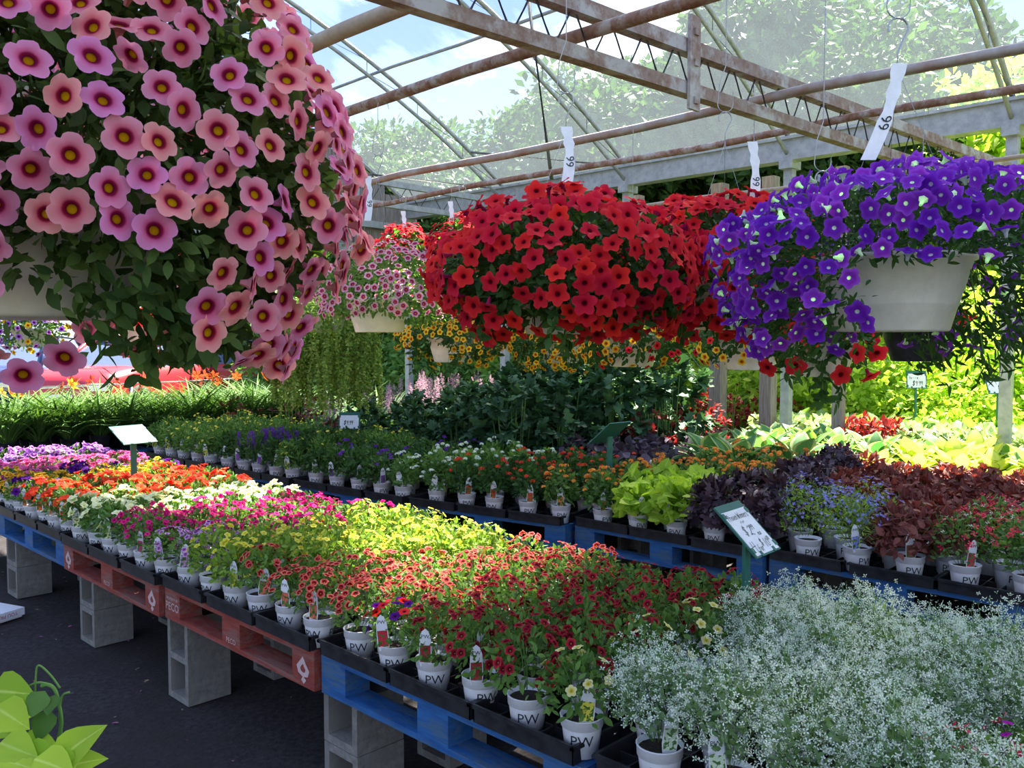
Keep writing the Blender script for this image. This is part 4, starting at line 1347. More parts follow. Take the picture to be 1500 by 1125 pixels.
sign('green-framed price sign on a green post above the white euphorbia', (p.x, p.y, PZ + PAL_H + 0.002), 0.965, 0.158, 0.172, math.radians(3), math.radians(47), main_text, post_w=0.036)
p = at(196, 680, d=5.3)
sign('white price sign on a dark green post among the orange petunias', (p.x, p.y, PZ + PAL_H + 0.002), 1.02, 0.20, 0.17, math.radians(6), math.radians(62), None, post_w=0.036)
p = at(893, 690, X=4.2)
sign('green sign seen from the back, standing among the orange lantanas', (p.x, p.y, PZ + PAL_H + 0.002), 1.02, 0.18, 0.19, math.radians(176), math.radians(52), None, post_w=0.04)
p = at(1341, 590, X=8.35)
sign('small white price sign on a thin post behind the red-leaved plants', (p.x, p.y, 0.0), 1.20, 0.17, 0.13, -AZ, 0.15, [('$9.99', 0.25, 0.15, 0.32, 0.004), ('to - - a', 0.1, 0.62, 0.2, 0.003)], post_w=0.02)
p = at(1462, 600, X=8.3)
sign('wide white price sign beside the nearest white post', (p.x, p.y, 0.0), 1.18, 0.20, 0.12, -AZ, 0.5, [('$9.99', 0.4, 0.3, 0.3, 0.004)], post_w=0.03)
p = at(512, 620, X=4.6)
sign('small white sign half hidden under the trailing creeping jenny', (p.x, p.y, 0.0), 0.84, 0.17, 0.12, -AZ, 0.2, [('$9.99', 0.2, 0.3, 0.3, 0.004)], post_w=0.02)


# ------------------------------------------------------------------ hanging baskets
HP_R, HP_H = 0.165, 0.165
RAILZ = 2.76


def hang_pot(R, H, mat):
    g = Geo()
    prof = [(R * 0.70, 0), (R * 0.72, 0.004), (R * 0.80, H * 0.32), (R * 0.815, H * 0.34), (R * 0.82, H * 0.37), (R * 0.98, H * 0.93), (R * 1.03, H * 0.94), (R * 1.03, H), (R * 0.95, H), (R * 0.93, H * 0.9), (0.001, H * 0.9)]
    g.lathe(prof, 40)
    return g.mesh('pot', mat, True)


HPOT = hang_pot(HP_R, HP_H, M['cream_plastic'])
HPOTB = hang_pot(HP_R, HP_H, M['black_plastic'])


def basket(label, kind, px, X, z0, R, up, down, leaf, nleaf, ls, tpl, ftpl, fmat, nfl, fs, sep, single=0, zfl=-0.5, off=(0, 0), mask=None, fmask=None, strip=(0.17, 0.0), pot=None, sc=1.0, hookz=None, zpow=0.8, second=None, trails=0, squash=1.0, lo=0.55, strip_off=0.0, jit=0.35, fl_out=0.012):
    t0 = (px - 750) / F
    Y = X * (FWD[1] - FWD[0] * t0) / (FWD[0] + FWD[1] * t0)
    t = thing('hanging_basket', label, 'hanging basket', (X, Y, z0))
    p = link('pot', pot or HPOT, t); p.scale = (sc,) * 3
    R0, H0 = HP_R * sc, HP_H * sc
    hz = hookz if hookz is not None else H0 + 0.42           # where the pot wires meet, above the pot base
    for k in range(3):
        a = 0.5 + k * 2.094
        g = Geo(); g.tube([(R0 * math.cos(a), R0 * math.sin(a), H0 * 0.97), (0, 0, hz)], 0.0011, 4)
        link('hanger_wire', g.mesh('hanger_wire', M['wire']), t)
    # hook: loop, shank and rod to the rail
    g = Geo()
    pts = [(0, 0, hz), (0.0, 0, hz + 0.03), (RGT[0] * 0.012, RGT[1] * 0.012, hz + 0.06)]
    for a in np.linspace(-0.4, 3.6, 12):
        pts.append((RGT[0] * 0.022 * math.cos(a), RGT[1] * 0.022 * math.cos(a), hz + 0.085 + 0.022 * math.sin(a)))
    g.tube(pts, 0.0024, 6)
    link('hook', g.mesh('hook', M['wire']), t)
    g = Geo()
    hh = hz + 0.10
    pts = [(RGT[0] * 0.026, RGT[1] * 0.026, hh + 0.075)]
    for a in np.linspace(0, -math.pi, 9):
        pts.append((RGT[0] * 0.026 * math.cos(a), RGT[1] * 0.026 * math.cos(a), hh + 0.032 + 0.026 * math.sin(a)))
    pts += [(-RGT[0] * 0.02, -RGT[1] * 0.02, hh + 0.1), (0, 0, hh + 0.16), (0, 0, RAILZ - z0 - 0.045)]
    for a in np.linspace(0, math.pi, 7):
        pts.append((0.034 - 0.034 * math.cos(a), 0, RAILZ - z0 - 0.01 + 0.04 * math.sin(a)))
    if RAILZ - z0 > hh + 0.2:
        g.tube(pts, 0.0016, 5)
        link('suspension_wire', g.mesh('suspension_wire', M['wire']), t)
    # price strip
    if strip:
        L, lean = strip
        g = Geo(); n = 10; w = 0.017
        V = []

        def SP(a, b, o=0):       # a across, b down from the hook
            q = b / L
            cx = lean * q + 0.010 * math.sin(q * 3)
            v = RGT * (cx + a + strip_off) - FWD * (0.012 + o + 0.02 * q)
            return (v[0], v[1], hz + 0.005 - b)
        for i in range(n + 1):
            nb = 0.7 if i in (2, 4, 5) else 1.0
            V += [SP(-w * nb, L * i / n), SP(w * nb, L * i / n)]
        g.add(V, [(2 * i, 2 * i + 1, 2 * i + 3, 2 * i + 2) for i in range(n)])
        s = link('price_strip', g.mesh('price_strip', M['paper']), t)
        g = Geo(); TV, tf = text_geo('99', 0.034)
        map_text(g, TV, tf, lambda a, b: SP(b, L * 0.62 - a * -1.0, 0.0012))
        link('strip_lettering', g.mesh('strip_lettering', M['ink']), s)
    # foliage
    c = np.array([off[0] * RGT[0] + off[1] * FWD[0], off[0] * RGT[1] + off[1] * FWD[1], H0])
    cam = np.array([-X, -Y, CAMZ - z0])
    G = Geo()

    def shell(n, zmin=-1.0, lo=0.6, zp=1.0):
        d = sphere(n, zmin, 1.0, zp)
        s = lo + (1 - lo) * RNG.random(n) ** 0.5
        bump = 1 + 0.10 * np.sin(d[:, 0] * 7 + d[:, 2] * 5 + px) * np.cos(d[:, 1] * 6 + 1.3)
        P = d * s[:, None] * bump[:, None]
        P = P * np.stack([np.full(n, R), np.full(n, R), np.where(d[:, 2] > 0, up, down)], 1)
        if squash != 1.0:                     # along the line of sight
            k = (P @ FWD)[:, None] * FWD[None, :]
            P = P + k * (squash - 1.0)
        return P + c, d

    def inpot(P):
        r = np.hypot(P[:, 0], P[:, 1])
        return ~((P[:, 2] < H0 * 1.0) & (r < R0 * 1.02)) 
    P, d = shell(nleaf, lo=lo)
    k = inpot(P)
    if mask is not None: k &= mask(P - 0, (P @ RGT), (P @ FWD))
    P, d = P[k], d[k]
    ax = d + RNG.normal(size=d.shape) * 0.75 + [0, 0, -0.15]
    nr = d * 0.7 + [0, 0, 0.55] + RNG.normal(size=d.shape) * 0.4
    sz = ls[0] + (ls[1] - ls[0]) * RNG.random(len(P))
    G.scatter(tpl, frames_leaf(ax, nr, sz), P - norm(ax) * sz[:, None] * 0.5)
    for i in range(60 if R > 0.2 else 20):
        q = P[RNG.integers(len(P))]
        G.tube([(q[0] * 0.4, q[1] * 0.4, H0), (q[0] * 0.8, q[1] * 0.8, max(q[2], H0 * 0.9) * 0.5 + 0.5 * max(q[2], H0) + 0.02), q], 0.0014, 3, 1, cap=False)
    for i in range(trails):                   # long stems that hang below the pot
        a = RNG.random() * 6.28; rr = R * (0.55 + 0.4 * RNG.random()); L = down * (0.7 + 0.6 * RNG.random())
        b = np.array([math.cos(a) * rr, math.sin(a) * rr, H0])
        m = int(L / (ls[0] * 0.55))
        tt = np.linspace(0, 1, m)
        Q = b + np.stack([0.02 * np.sin(tt * 5 + i), 0.02 * np.cos(tt * 4 + i), -L * tt], 1)
        G.tube(Q[::3] if m > 6 else Q, 0.0015, 3, 1, cap=False)
        if mask is not None: Q = Q[mask(Q, Q @ RGT, Q @ FWD)]
        for r2 in range(3):
            if len(Q):
                ax = RNG.normal(size=Q.shape) + [0, 0, -0.4]
                G.scatter(tpl, frames_leaf(ax, RNG.normal(size=Q.shape) * 0.5 + [math.cos(a), math.sin(a), 0.4], ls[0] + (ls[1] - ls[0]) * RNG.random(len(Q))), Q)
    link('foliage', G.mesh('foliage', [LEAFM[leaf], M['green_stem']]), t)
    # flowers
    if nfl:
        P, d = shell(nfl * 5, zfl, 0.97, zpow)
        P = c + (P - c) * 1.03
        k = inpot(P)
        if mask is not None: k &= mask(P, P @ RGT, P @ FWD)
        if fmask is not None: k &= fmask(P, P @ RGT, P @ FWD)
        P, d = P[k], d[k]
        keep, cell = [], {}
        for i in range(len(P)):
            key = tuple((P[i] / sep).astype(int))
            ok = True
            for dx in (-1, 0, 1):
                for dy in (-1, 0, 1):
                    for dz in (-1, 0, 1):
                        for j in cell.get((key[0] + dx, key[1] + dy, key[2] + dz), ()):
                            if ((P[i] - P[j]) ** 2).sum() < sep * sep: ok = False
            if ok:
                keep.append(i); cell.setdefault(key, []).append(i)
            if len(keep) >= nfl: break
        P, d = P[keep], d[keep]
        tocam = norm(cam - P)
        nr = norm(d + RNG.normal(size=d.shape) * jit + [0, 0, 0.12] + tocam * 0.25)
        sz = (fs[0] + (fs[1] - fs[0]) * RNG.random(len(P))) * 0.5
        P = P + norm(d) * fl_out
        Fm = frames_flower(nr, sz)
        facing = (nr * tocam).sum(1)
        order = np.argsort(-facing)
        mats = [FLM[fmat]] + ([FLM[second]] if second else [])
        one = order[:single]
        if single:
            variants = []
            for v in range(6):
                g = Geo(); g.scatter(ftpl, np.eye(3)[None], np.zeros((1, 3)), np.array([v / 5.0]), mat=0)
                variants.append(g.mesh('flower', [FLM[fmat]], True))
            for i in one:
                o = link('flower', random.choice(variants), t)
                mw = Matrix(Fm[i].tolist()).to_4x4(); mw.translation = Vector(P[i])
                o.matrix_local = mw
        rest = order[single:]
        if len(rest):
            H = Geo()
            if second:
                sel = RNG.random(len(rest)) < 0.35
                H.scatter(ftpl, Fm[rest[~sel]], P[rest[~sel]], mat=0); H.scatter(ftpl, Fm[rest[sel]], P[rest[sel]], mat=1)
            else:
                H.scatter(ftpl, Fm[rest], P[rest])
            o = link('flowers', H.mesh('flowers', mats), t)
            if single: o['kind'] = 'stuff'
    return t


# 1 the big pink one close by
def pink_f(P, l, f):
    gap = (P[:, 2] < 0.085 - 0.12 * (l - 0.1)) & (l > 0.09) & (l < 0.235) & (f < 0.2)
    return (~gap | (RNG.random(len(P)) < 0.002))


basket('huge hanging basket of pink dark-eyed flowers close to the camera', 'pink', 45, 0.32, 1.625, 0.255, 0.25, 0.235, 'deep', 10000, (0.016, 0.032), LEAF_OVAL, FL_CALI_BIG, 'pinkbig', 900, (0.034, 0.041), 0.0235,
       single=100, zfl=-0.95, off=(0.07, 0.0), fl_out=0.022, mask=lambda P, l, f: ~((f < -0.08) & (P[:, 2] < 0.028) & (P[:, 2] > -0.012) & (l < 0.095)), fmask=pink_f, strip=None, sc=0.9, squash=0.85, zpow=1.0, hookz=0.7)
# 2 purple
basket('hanging basket of violet-blue petunias in a cream pot, above the coleus', 'purple', 1305, 2.0, 1.622, 0.375, 0.175, 0.32, 'dark', 8000, (0.02, 0.042), LEAF_NARROW, FL_PET, 'purple', 560, (0.038, 0.047), 0.0245,
       single=100, zfl=-0.62, off=(0.02, 0.0), mask=lambda P, l, f: ~((f < 0) & (l > -0.165) & (l < 0.125) & (P[:, 2] < 0.13)) & ~((np.abs(l) < 0.14) & (P[:, 2] < -0.01)), strip=(0.215, -0.075), hookz=0.585, zpow=0.9, fl_out=0.010, jit=0.75)
# 3 red, front
basket('hanging basket of bright red petunias in the middle of the row', 'red', 828, 2.0, 1.622, 0.375, 0.235, 0.175, 'dark', 4800, (0.025, 0.05), LEAF_OVAL, FL_PET_BIG, 'red', 330, (0.054, 0.066), 0.038,
       single=100, zfl=-1.0, strip=(0.17, 0.0), hookz=0.61, fl_out=0.018, trails=14, zpow=0.7, squash=0.9)
# 4 red behind
basket('hanging basket of red petunias half hidden behind the violet basket', 'red', 1058, 2.65, 1.64, 0.34, 0.27, 0.20, 'dark', 2600, (0.03, 0.05), LEAF_OVAL, FL_PET, 'red', 300, (0.056, 0.066), 0.038,
       single=60, zfl=-0.9, strip=(0.22, 0.0), hookz=0.63, trails=8, zpow=0.8, strip_off=0.09)
# 5 small-flowered pink
basket('hanging basket of small pink flowers between the big pink and the red basket', 'pinksm', 556, 2.65, 1.645, 0.36, 0.25, 0.15, 'cali', 3400, (0.02, 0.036), LEAF_OVAL, FL_CALI, 'pinksm', 330, (0.036, 0.044), 0.036,
       zfl=-0.5, off=(0.06, 0), mask=lambda P, l, f: ~((P[:, 2] < 0.07) & (l < 0.14) & (f < 0.1)), strip=(0.22, 0.0), hookz=0.76, single=60, strip_off=-0.05)
# 6 red geraniums, farther
for (px, lb, so) in ((592, 'hanging basket of red geraniums behind the small pink basket', 0), (678, 'hanging basket of red geraniums just left of the red petunia basket', -0.08)):
    basket(lb, 'ger', px, 3.95, 1.92, 0.24, 0.33, 0.08, 'pet', 900, (0.04, 0.07), LEAF_HEART, FL_SMALL, 'red', 190, (0.04, 0.055), 0.03, zfl=0.2, strip=(0.2, 0), hookz=0.60, strip_off=so)
# 7 yellow
basket('hanging basket of yellow flowers below and left of the red petunia basket', 'gold', 662, 3.95, 1.46, 0.37, 0.10, 0.20, 'dark', 1500, (0.03, 0.05), LEAF_OVAL, FL_SMALL, 'gold', 230, (0.042, 0.05), 0.036, zfl=-0.9, strip=None, trails=6,
       mask=lambda P, l, f: ~((P[:, 2] < 0.12) & (P[:, 2] > -0.02) & (l < 0.0) & (f < 0)))
basket('hanging basket of yellow flowers right below the red petunia basket', 'gold', 822, 4.6, 1.45, 0.36, 0.10, 0.24, 'dark', 1500, (0.03, 0.05), LEAF_OVAL, FL_SMALL, 'gold', 230, (0.042, 0.05), 0.036, zfl=-0.9, strip=None, trails=6)
basket('hanging basket of mixed red and gold flowers behind the red petunia baskets', 'mix', 925, 3.95, 1.46, 0.32, 0.10, 0.18, 'dark', 1500, (0.03, 0.05), LEAF_OVAL, FL_SMALL, 'gold', 150, (0.04, 0.05), 0.04, zfl=-0.9, strip=None, second='red')
basket('hanging basket of orange and red flowers below the red and violet baskets', 'mix', 1100, 3.95, 1.46, 0.28, 0.10, 0.17, 'dark', 1200, (0.03, 0.05), LEAF_OVAL, FL_SMALL, 'gold', 110, (0.04, 0.05), 0.045, zfl=-0.9, strip=None, second='red')
# 8 creeping jenny
basket('hanging basket of long trailing creeping jenny, yellow-green', 'jenny', 478, 3.95, 1.66, 0.46, 0.14, 0.62, 'jenny', 3600, (0.022, 0.036), LEAF_OVAL, FL_SMALL, 'gold', 0, (0.03, 0.04), 0.05, strip=None, trails=130)
# 9 far left
basket('hanging basket of dark red flowers seen under the big pink basket', 'redsm', 215, 2.65, 1.58, 0.36, 0.08, 0.26, 'dark', 1500, (0.03, 0.05), LEAF_OVAL, FL_PET, 'red', 120, (0.05, 0.06), 0.05, zfl=-0.95, strip=None, second='orange', mask=lambda P, l, f: ~((P[:, 2] < 0.12) & (np.abs(l) < 0.10) & (f < 0) & (P[:, 2] > -0.03)))
basket('hanging basket of lilac and white petunias at the picture edge under the pink basket', 'lil', 45, 2.65, 1.55, 0.30, 0.1, 0.26, 'pet', 1200, (0.03, 0.05), LEAF_OVAL, FL_PET, 'purpeye', 80, (0.05, 0.06), 0.06, zfl=-0.95, strip=None, second='gold')
# 10 under the violet one
basket('hanging basket of red petunias seen under the violet basket', 'redsm', 1200, 2.65, 1.49, 0.16, 0.08, 0.16, 'dark', 700, (0.03, 0.05), LEAF_OVAL, FL_PET, 'red', 26, (0.06, 0.068), 0.05, zfl=-1.0, strip=None, trails=4, sc=0.7)
basket('black hanging pot of small red flowers behind the violet basket', 'blk', 1345, 4.6, 1.50, 0.24, 0.12, 0.05, 'dark', 600, (0.03, 0.05), LEAF_OVAL, FL_SMALL, 'red', 60, (0.035, 0.045), 0.04, zfl=0.0, strip=None, pot=HPOTB, sc=1.1)
#@@SECTION3
# ------------------------------------------------------------------ greenhouse frame
GX, GZ = 7.3, 3.40          # gutter line on the open side
ACX, ACZ, AR = 0.76, -6.66, 12.0
YS = [0.08 + 1.765 * k for k in range(-3, 6)]
YE = YS[-1]


def arch_pt(x, y, dr=0.0):
    r = AR + dr
    return (x, y, ACZ + math.sqrt(r * r - (x - ACX) ** 2))


def st(name, me):
    o = link(name, me)
    o['kind'] = 'structure'
    return o


g0 = [-5.7 + (7.28 + 5.7) * i / 40 for i in range(41)]
for k, y in enumerate(YS):
    g = Geo()
    g.tube([arch_pt(x, y, -0.02) for x in g0], 0.022, 6)
    g.tube([arch_pt(x, y, -0.16) for x in g0], 0.018, 6)
    for i in range(0, 40):
        a, b = arch_pt(g0[i], y, -0.03), arch_pt(g0[i + 1] if i % 2 else g0[i], y, -0.15)
        if i % 2 == 0:
            g.tube([a, arch_pt(g0[i], y, -0.15)], 0.004, 4)
        else:
            g.tube([arch_pt(g0[i - 1], y, -0.15), arch_pt(g0[i + 1], y, -0.03)], 0.004, 4)
    st('ceiling_arch', g.mesh('ceiling_arch', M['steel'], True))

# plastic film over the arches
def film_mat():
    m, nt, out = new_mat('greenhouse_film')
    tc = nt.nodes.new('ShaderNodeTexCoord')
    sep = nt.nodes.new('ShaderNodeSeparateXYZ'); nt.links.new(tc.outputs['Object'], sep.inputs[0])
    n1 = noise(nt, 1.1, 5.0, 0.6, stretch=(0.5, 1.3, 1))
    # clear strip added to let sun onto the near bench: x about 5.0
    def math_(op, a, b):
        q = nt.nodes.new('ShaderNodeMath'); q.operation = op
        for s, v in ((q.inputs[0], a), (q.inputs[1], b)):
            if isinstance(v, (int, float)): s.default_value = v
            else: nt.links.new(v, s)
        return q.outputs[0]
    wob = math_('MULTIPLY', math_('SUBTRACT', n1.outputs['Fac'], 0.5), 1.6)
    dx = math_('ABSOLUTE', math_('SUBTRACT', math_('ADD', sep.outputs['X'], wob), FILM_X), 0)
    strip = ramp(nt, [(0.0, (1, 1, 1)), (0.26, (1, 1, 1)), (0.42, (0, 0, 0))], dx)
    y0 = ramp(nt, [(0.0, (0, 0, 0)), (0.28, (0, 0, 0)), (0.34, (1, 1, 1)), (1.0, (1, 1, 1))], math_('DIVIDE', sep.outputs['Y'], 9.0))
    clear = math_('MULTIPLY', strip.outputs[0], y0.outputs[0])
    n2 = noise(nt, 2.2, 6.0, 0.65, stretch=(0.6, 2.0, 1))
    base = ramp(nt, [(0.40, (0.0,) * 3), (0.66, (0.10,) * 3)], n2.outputs['Fac'])
    fac = math_('ADD', base.outputs[0], math_('MULTIPLY', clear, 0.85))
    tr = nt.nodes.new('ShaderNodeBsdfTransparent'); tr.inputs[0].default_value = (0.93, 0.96, 0.98, 1)
    rf = nt.nodes.new('ShaderNodeBsdfRefraction'); rf.inputs['IOR'].default_value = 1.0; rf.inputs['Roughness'].default_value = 0.25; rf.inputs['Color'].default_value = (0.9, 0.94, 0.97, 1)
    tl = nt.nodes.new('ShaderNodeBsdfTranslucent'); tl.inputs[0].default_value = (0.72, 0.87, 1.0, 1)
    gl = nt.nodes.new('ShaderNodeBsdfDiffuse'); gl.inputs[0].default_value = (0.7, 0.8, 0.9, 1)
    m1 = nt.nodes.new('ShaderNodeMixShader'); m1.inputs[0].default_value = 0.04
    nt.links.new(rf.outputs[0], m1.inputs[1]); nt.links.new(tl.outputs[0], m1.inputs[2])
    m1b = nt.nodes.new('ShaderNodeMixShader'); m1b.inputs[0].default_value = 0.05
    nt.links.new(m1.outputs[0], m1b.inputs[1]); nt.links.new(gl.outputs[0], m1b.inputs[2])
    m2 = nt.nodes.new('ShaderNodeMixShader')
    nt.links.new(fac, m2.inputs[0]); nt.links.new(m1b.outputs[0], m2.inputs[1]); nt.links.new(tr.outputs[0], m2.inputs[2])
    nt.links.new(m2.outputs[0], out.inputs[0])
    return m


FILM_X = 5.1
g = Geo()
xs = [-5.75 + (7.35 + 5.75) * i / 60 for i in range(61)]
V = [arch_pt(x, y, 0.01) for y in (YS[0] - 1.0, YE) for x in xs]
g.add(V, [(i, i + 1, i + 62, i + 61) for i in range(60)])
st('ceiling', g.mesh('ceiling', film_mat(), True))

# gutter, posts
g = Geo(); g.box(GX - 0.07, GX + 0.07, YS[0] - 1, YE + 0.1, 3.19, 3.37); g.box(GX - 0.10, GX + 0.10, YS[0] - 1, YE + 0.1, 3.37, 3.395)
st('trim_1', g.mesh('trim_gutter', M['steel']))
for k, y in enumerate(YS):
    g = Geo(); g.box(GX - 0.04, GX + 0.04, y - 0.04, y + 0.04, 0, 3.19)
    g.box(GX - 0.09, GX + 0.09, y - 0.06, y + 0.06, 3.12, 3.19)
    st('column', g.mesh('column', M['steel']))
for (px, w) in ((1230, 0.09), (1052, 0.13), (1126, 0.12), (932, 0.11)):
    p = at(px, 500, X=GX + 0.35)
    g = Geo(); g.box(p.x - w / 2, p.x + w / 2, p.y - w / 2, p.y + w / 2, 0, 3.15)
    st('wooden_column', g.mesh('wooden_column', M['wood_grey']))


def truss(p0, p1, q0, q1, mat, n, name='ceiling_truss'):
    """upper chord p0-p1, lower chord q0-q1 with zigzag rods"""
    p0, p1, q0, q1 = [Vector(a) for a in (p0, p1, q0, q1)]
    g = Geo(); g.beam(p0, p1, 0.055, 0.06); st('ceiling_truss_chord', g.mesh('upper_chord', mat))
    g = Geo(); g.beam(q0, q1, 0.055, 0.055); st('ceiling_truss_chord', g.mesh('lower_chord', mat))
    g = Geo()
    for i in range(n):
        a, b = i / n, (i + 0.5) / n
        c = (i + 1) / n
        g.tube([q0.lerp(q1, a), p0.lerp(p1, b)], 0.006, 5); g.tube([p0.lerp(p1, b), q0.lerp(q1, c)], 0.006, 5)
    st('ceiling_truss_web', g.mesh('zigzag_rods', M['wire_dark']))


M['wire_dark'] = mat_plain('dark_rod', (0.10, 0.09, 0.10), 0.6, 0.3)
pa, pb = at(900, 32, z=2.87), at(1487, 252, X=GX)
dr = pb - pa
la = pa - dr * 1.9
truss((la.x, la.y, 2.88), (pb.x, pb.y, 2.87), (la.x, la.y, 2.70), (pb.x, pb.y, 2.69), M['truss_metal'], 62)
g = Geo()
q = at(1085, 130, X=3.28)
tt = (3.28 - pa.x) / (pb.x - pa.x); yy = pa.y + (pb.y - pa.y) * tt
g.box(3.25, 3.33, yy - 0.045, yy - 0.03, 2.60, 3.0)
for z in (2.64, 2.80, 2.93):
    g.box(3.275, 3.305, yy - 0.055, yy - 0.045, z - 0.014, z + 0.014)
st('ceiling_bracket', g.mesh('bracket', M['truss_metal']))
truss((-5.5, 7.25, 3.24), (GX, 7.15, 3.22), (-5.5, 7.25, 3.02), (GX, 7.15, 3.0), M['steel'], 40)
# long pipes
for (x, z, r, mm) in ((2.02, 2.80, 0.032, 'tan_pipe'), (2.67, 2.79, 0.026, 'rust'), (3.97, 2.78, 0.024, 'steel_rust'), (4.62, 2.78, 0.021, 'rust'), (6.2, 2.76, 0.016, 'tan_pipe'),
                      (0.33, 2.80, 0.024, 'rust'), (-1.2, 2.80, 0.024, 'rust'), (5.45, 4.30, 0.015, 'steel'), (2.6, 5.02, 0.015, 'steel')):
    if mm == 'steel_rust' and mm not in M:
        M[mm] = mat_noise('half_rusted_pipe', (0.40, 0.37, 0.36), (0.30, 0.19, 0.15), 8, 0.6, 0.4, 0.2, stretch=(1, 1, 1))
    g = Geo(); n = 14
    g.tube([(x + 0.01 * math.sin(i * 1.7), YS[0] + (YE - YS[0]) * i / n, z + 0.012 * math.sin(i * 2.3 + x)) for i in range(n + 1)], r, 10)
    st('ceiling_pipe', g.mesh('ceiling_pipe', M[mm], True))
# hanger rod and braces
g = Geo(); a, b = at(770, -30, Y=4.4), at(808, 262, Y=5.2); g.tube([a, b], 0.018, 8); st('ceiling_brace', g.mesh('brace', M['steel'], True))
g = Geo(); g.tube([at(690, 223, Y=7.1), at(905, 243, X=GX)], 0.014, 8); st('ceiling_brace', g.mesh('brace', M['steel'], True))
g = Geo(); g.tube([at(545, 256, Y=8.85), at(740, 278, X=GX)], 0.014, 8); st('ceiling_brace', g.mesh('brace', M['steel'], True))

# weathered boards of the gable at the far end, above head height
xs = [-5.5 + 0.2 * i for i in range(64)]
for i, x in enumerate(xs):
    if x > 7.2: break
    zt = arch_pt(min(x + 0.1, 7.2), 0)[2] - 0.12
    g = Geo(); g.box(x + 0.004, min(x + 0.196, 7.25), YE - 0.03 + 0.006 * (i % 2), YE - 0.005 + 0.006 * (i % 2), 2.75, max(zt, 2.8))
    st('wall_back_board', g.mesh('wall_back_board', M['wood_grey']))
g = Geo(); g.box(-5.5, 7.3, YE - 0.10, YE - 0.03, 3.02, 3.10); g.box(-5.5, 7.3, YE - 0.10, YE - 0.03, 2.70, 2.79)
st('trim_2', g.mesh('trim_rail', M['steel']))
for x in (5.6, 6.4):
    g = Geo(); g.box(x, x + 0.05, YE - 0.10, YE - 0.05, 2.75, arch_pt(x, 0)[2] - 0.14)
    st('trim_3', g.mesh('trim_upright', M['steel']))

# ------------------------------------------------------------------ ground
g = Geo(); nx = 60
V, fsx = [], []
for i in range(nx + 1):
    for j in range(nx + 1):
        x, y = -8 + 17.5 * i / nx, -5 + 16 * j / nx
        V.append((x, y, 0.004 * math.sin(x * 3.1) * math.cos(y * 2.3) + random.uniform(-0.002, 0.002) - 0.006))
for i in range(nx):
    for j in range(nx):
        a = i * (nx + 1) + j; fsx.append((a, a + nx + 1, a + nx + 2, a + 1))
g.add(V, fsx)
st('floor', g.mesh('floor', M['asphalt'], True))
M['lot'] = mat_noise('parking_asphalt', (0.10, 0.10, 0.115), (0.17, 0.17, 0.185), 12, 0.9)
M['lawn'] = mat_noise('rough_ground', (0.06, 0.10, 0.025), (0.14, 0.20, 0.05), 3, 0.95, c3=(0.10, 0.08, 0.05), scale3=1.5)
g = Geo(); g.add([(-60, -60, -0.03), (90, -60, -0.03), (90, 90, -0.03), (-60, 90, -0.03)], [(0, 1, 2, 3)])
st('ground', g.mesh('ground', M['lawn']))
g = Geo(); g.box(-20, 14, 13.2, 34, -0.025, 0.26)
st('road', g.mesh('road', M['lot']))
# fallen petals and bits on the floor
G = Geo(); n = 420
X = RNG.uniform(0.2, 4.0, n); Y = RNG.uniform(1.5, 7.5, n)
mt = [mat_plain('fallen_petal_pink', (0.55, 0.12, 0.3), 0.7), mat_plain('fallen_bit_tan', (0.22, 0.18, 0.15), 0.8), mat_plain('fallen_petal_red', (0.4, 0.08, 0.06), 0.7)]
for k, (fr, s) in enumerate(((0.14, 0.024), (0.72, 0.018), (0.14, 0.024))):
    m = int(n * fr); ii = RNG.integers(0, n, m)
    P = np.stack([X[ii], Y[ii], np.full(m, 0.002)], 1)
    G.scatter(LEAF_OVAL, frames_leaf(RNG.normal(size=P.shape) * [1, 1, 0.05], np.array([0, 0, 1.0]) + RNG.normal(size=P.shape) * 0.2, s * (0.5 + RNG.random(m))), P, mat=k)
o = link('fallen_petals', G.mesh('fallen_petals', mt)); tag(o, 'fallen petals and bits scattered over the dark floor', 'petals', kind='stuff')

# ------------------------------------------------------------------ white box on the floor at the left
t = thing('flat_carton', 'flat white carton with red lettering on the floor at the picture edge', 'box', at(36, 905, z=0.10).to_tuple()[:2] + (0,), 0)
tp = at(36, 889, z=0.055); ex = at(0, 900, z=0.055); bk = at(0, 884, z=0.055)
u = (ex - tp).normalized(); L = 0.42
t.location = (0, 0, 0)
a0 = Vector((tp.x, tp.y, 0)); u = Vector((u.x, u.y, 0)).normalized(); v = Vector((-u.y, u.x, 0))
if (bk - tp).dot(v) < 0: v = -v
g = Geo()
hgt = 0.06
base = 0.10
for z0_, z1_ in ((0.0, 0.16),):
    V = [tuple(a0 + u * i * L + v * j * 0.34 + Vector((0, 0, z))) for i in (0, 1) for j in (0, 1) for z in (0.012, 0.055)]
    g.add(V, [(0, 1, 3, 2), (4, 6, 7, 5), (0, 4, 5, 1), (2, 3, 7, 6), (0, 2, 6, 4), (1, 5, 7, 3)])
link('lid', g.mesh('lid', M['paper']), t)
g = Geo()
V = [tuple(a0 + u * (0.01 + i * (L - 0.02)) + v * (0.01 + j * 0.32) + Vector((0, 0, z))) for i in (0, 1) for j in (0, 1) for z in (0.0, 0.012)]
g.add(V, [(0, 1, 3, 2), (4, 6, 7, 5), (0, 4, 5, 1), (2, 3, 7, 6), (0, 2, 6, 4), (1, 5, 7, 3)])
link('tray', g.mesh('tray', M['paper']), t)
g = Geo(); TV, tf = text_geo('YOU PRICE ARE', 0.030)
map_text(g, TV, tf, lambda a, b: tuple(a0 + u * (0.15 + a) - v * 0.0015 + Vector((0, 0, 0.033 - b))))
M['redink'] = mat_plain('red_ink', (0.35, 0.03, 0.10), 0.6)
link('lettering', g.mesh('lettering', M['redink']), t)

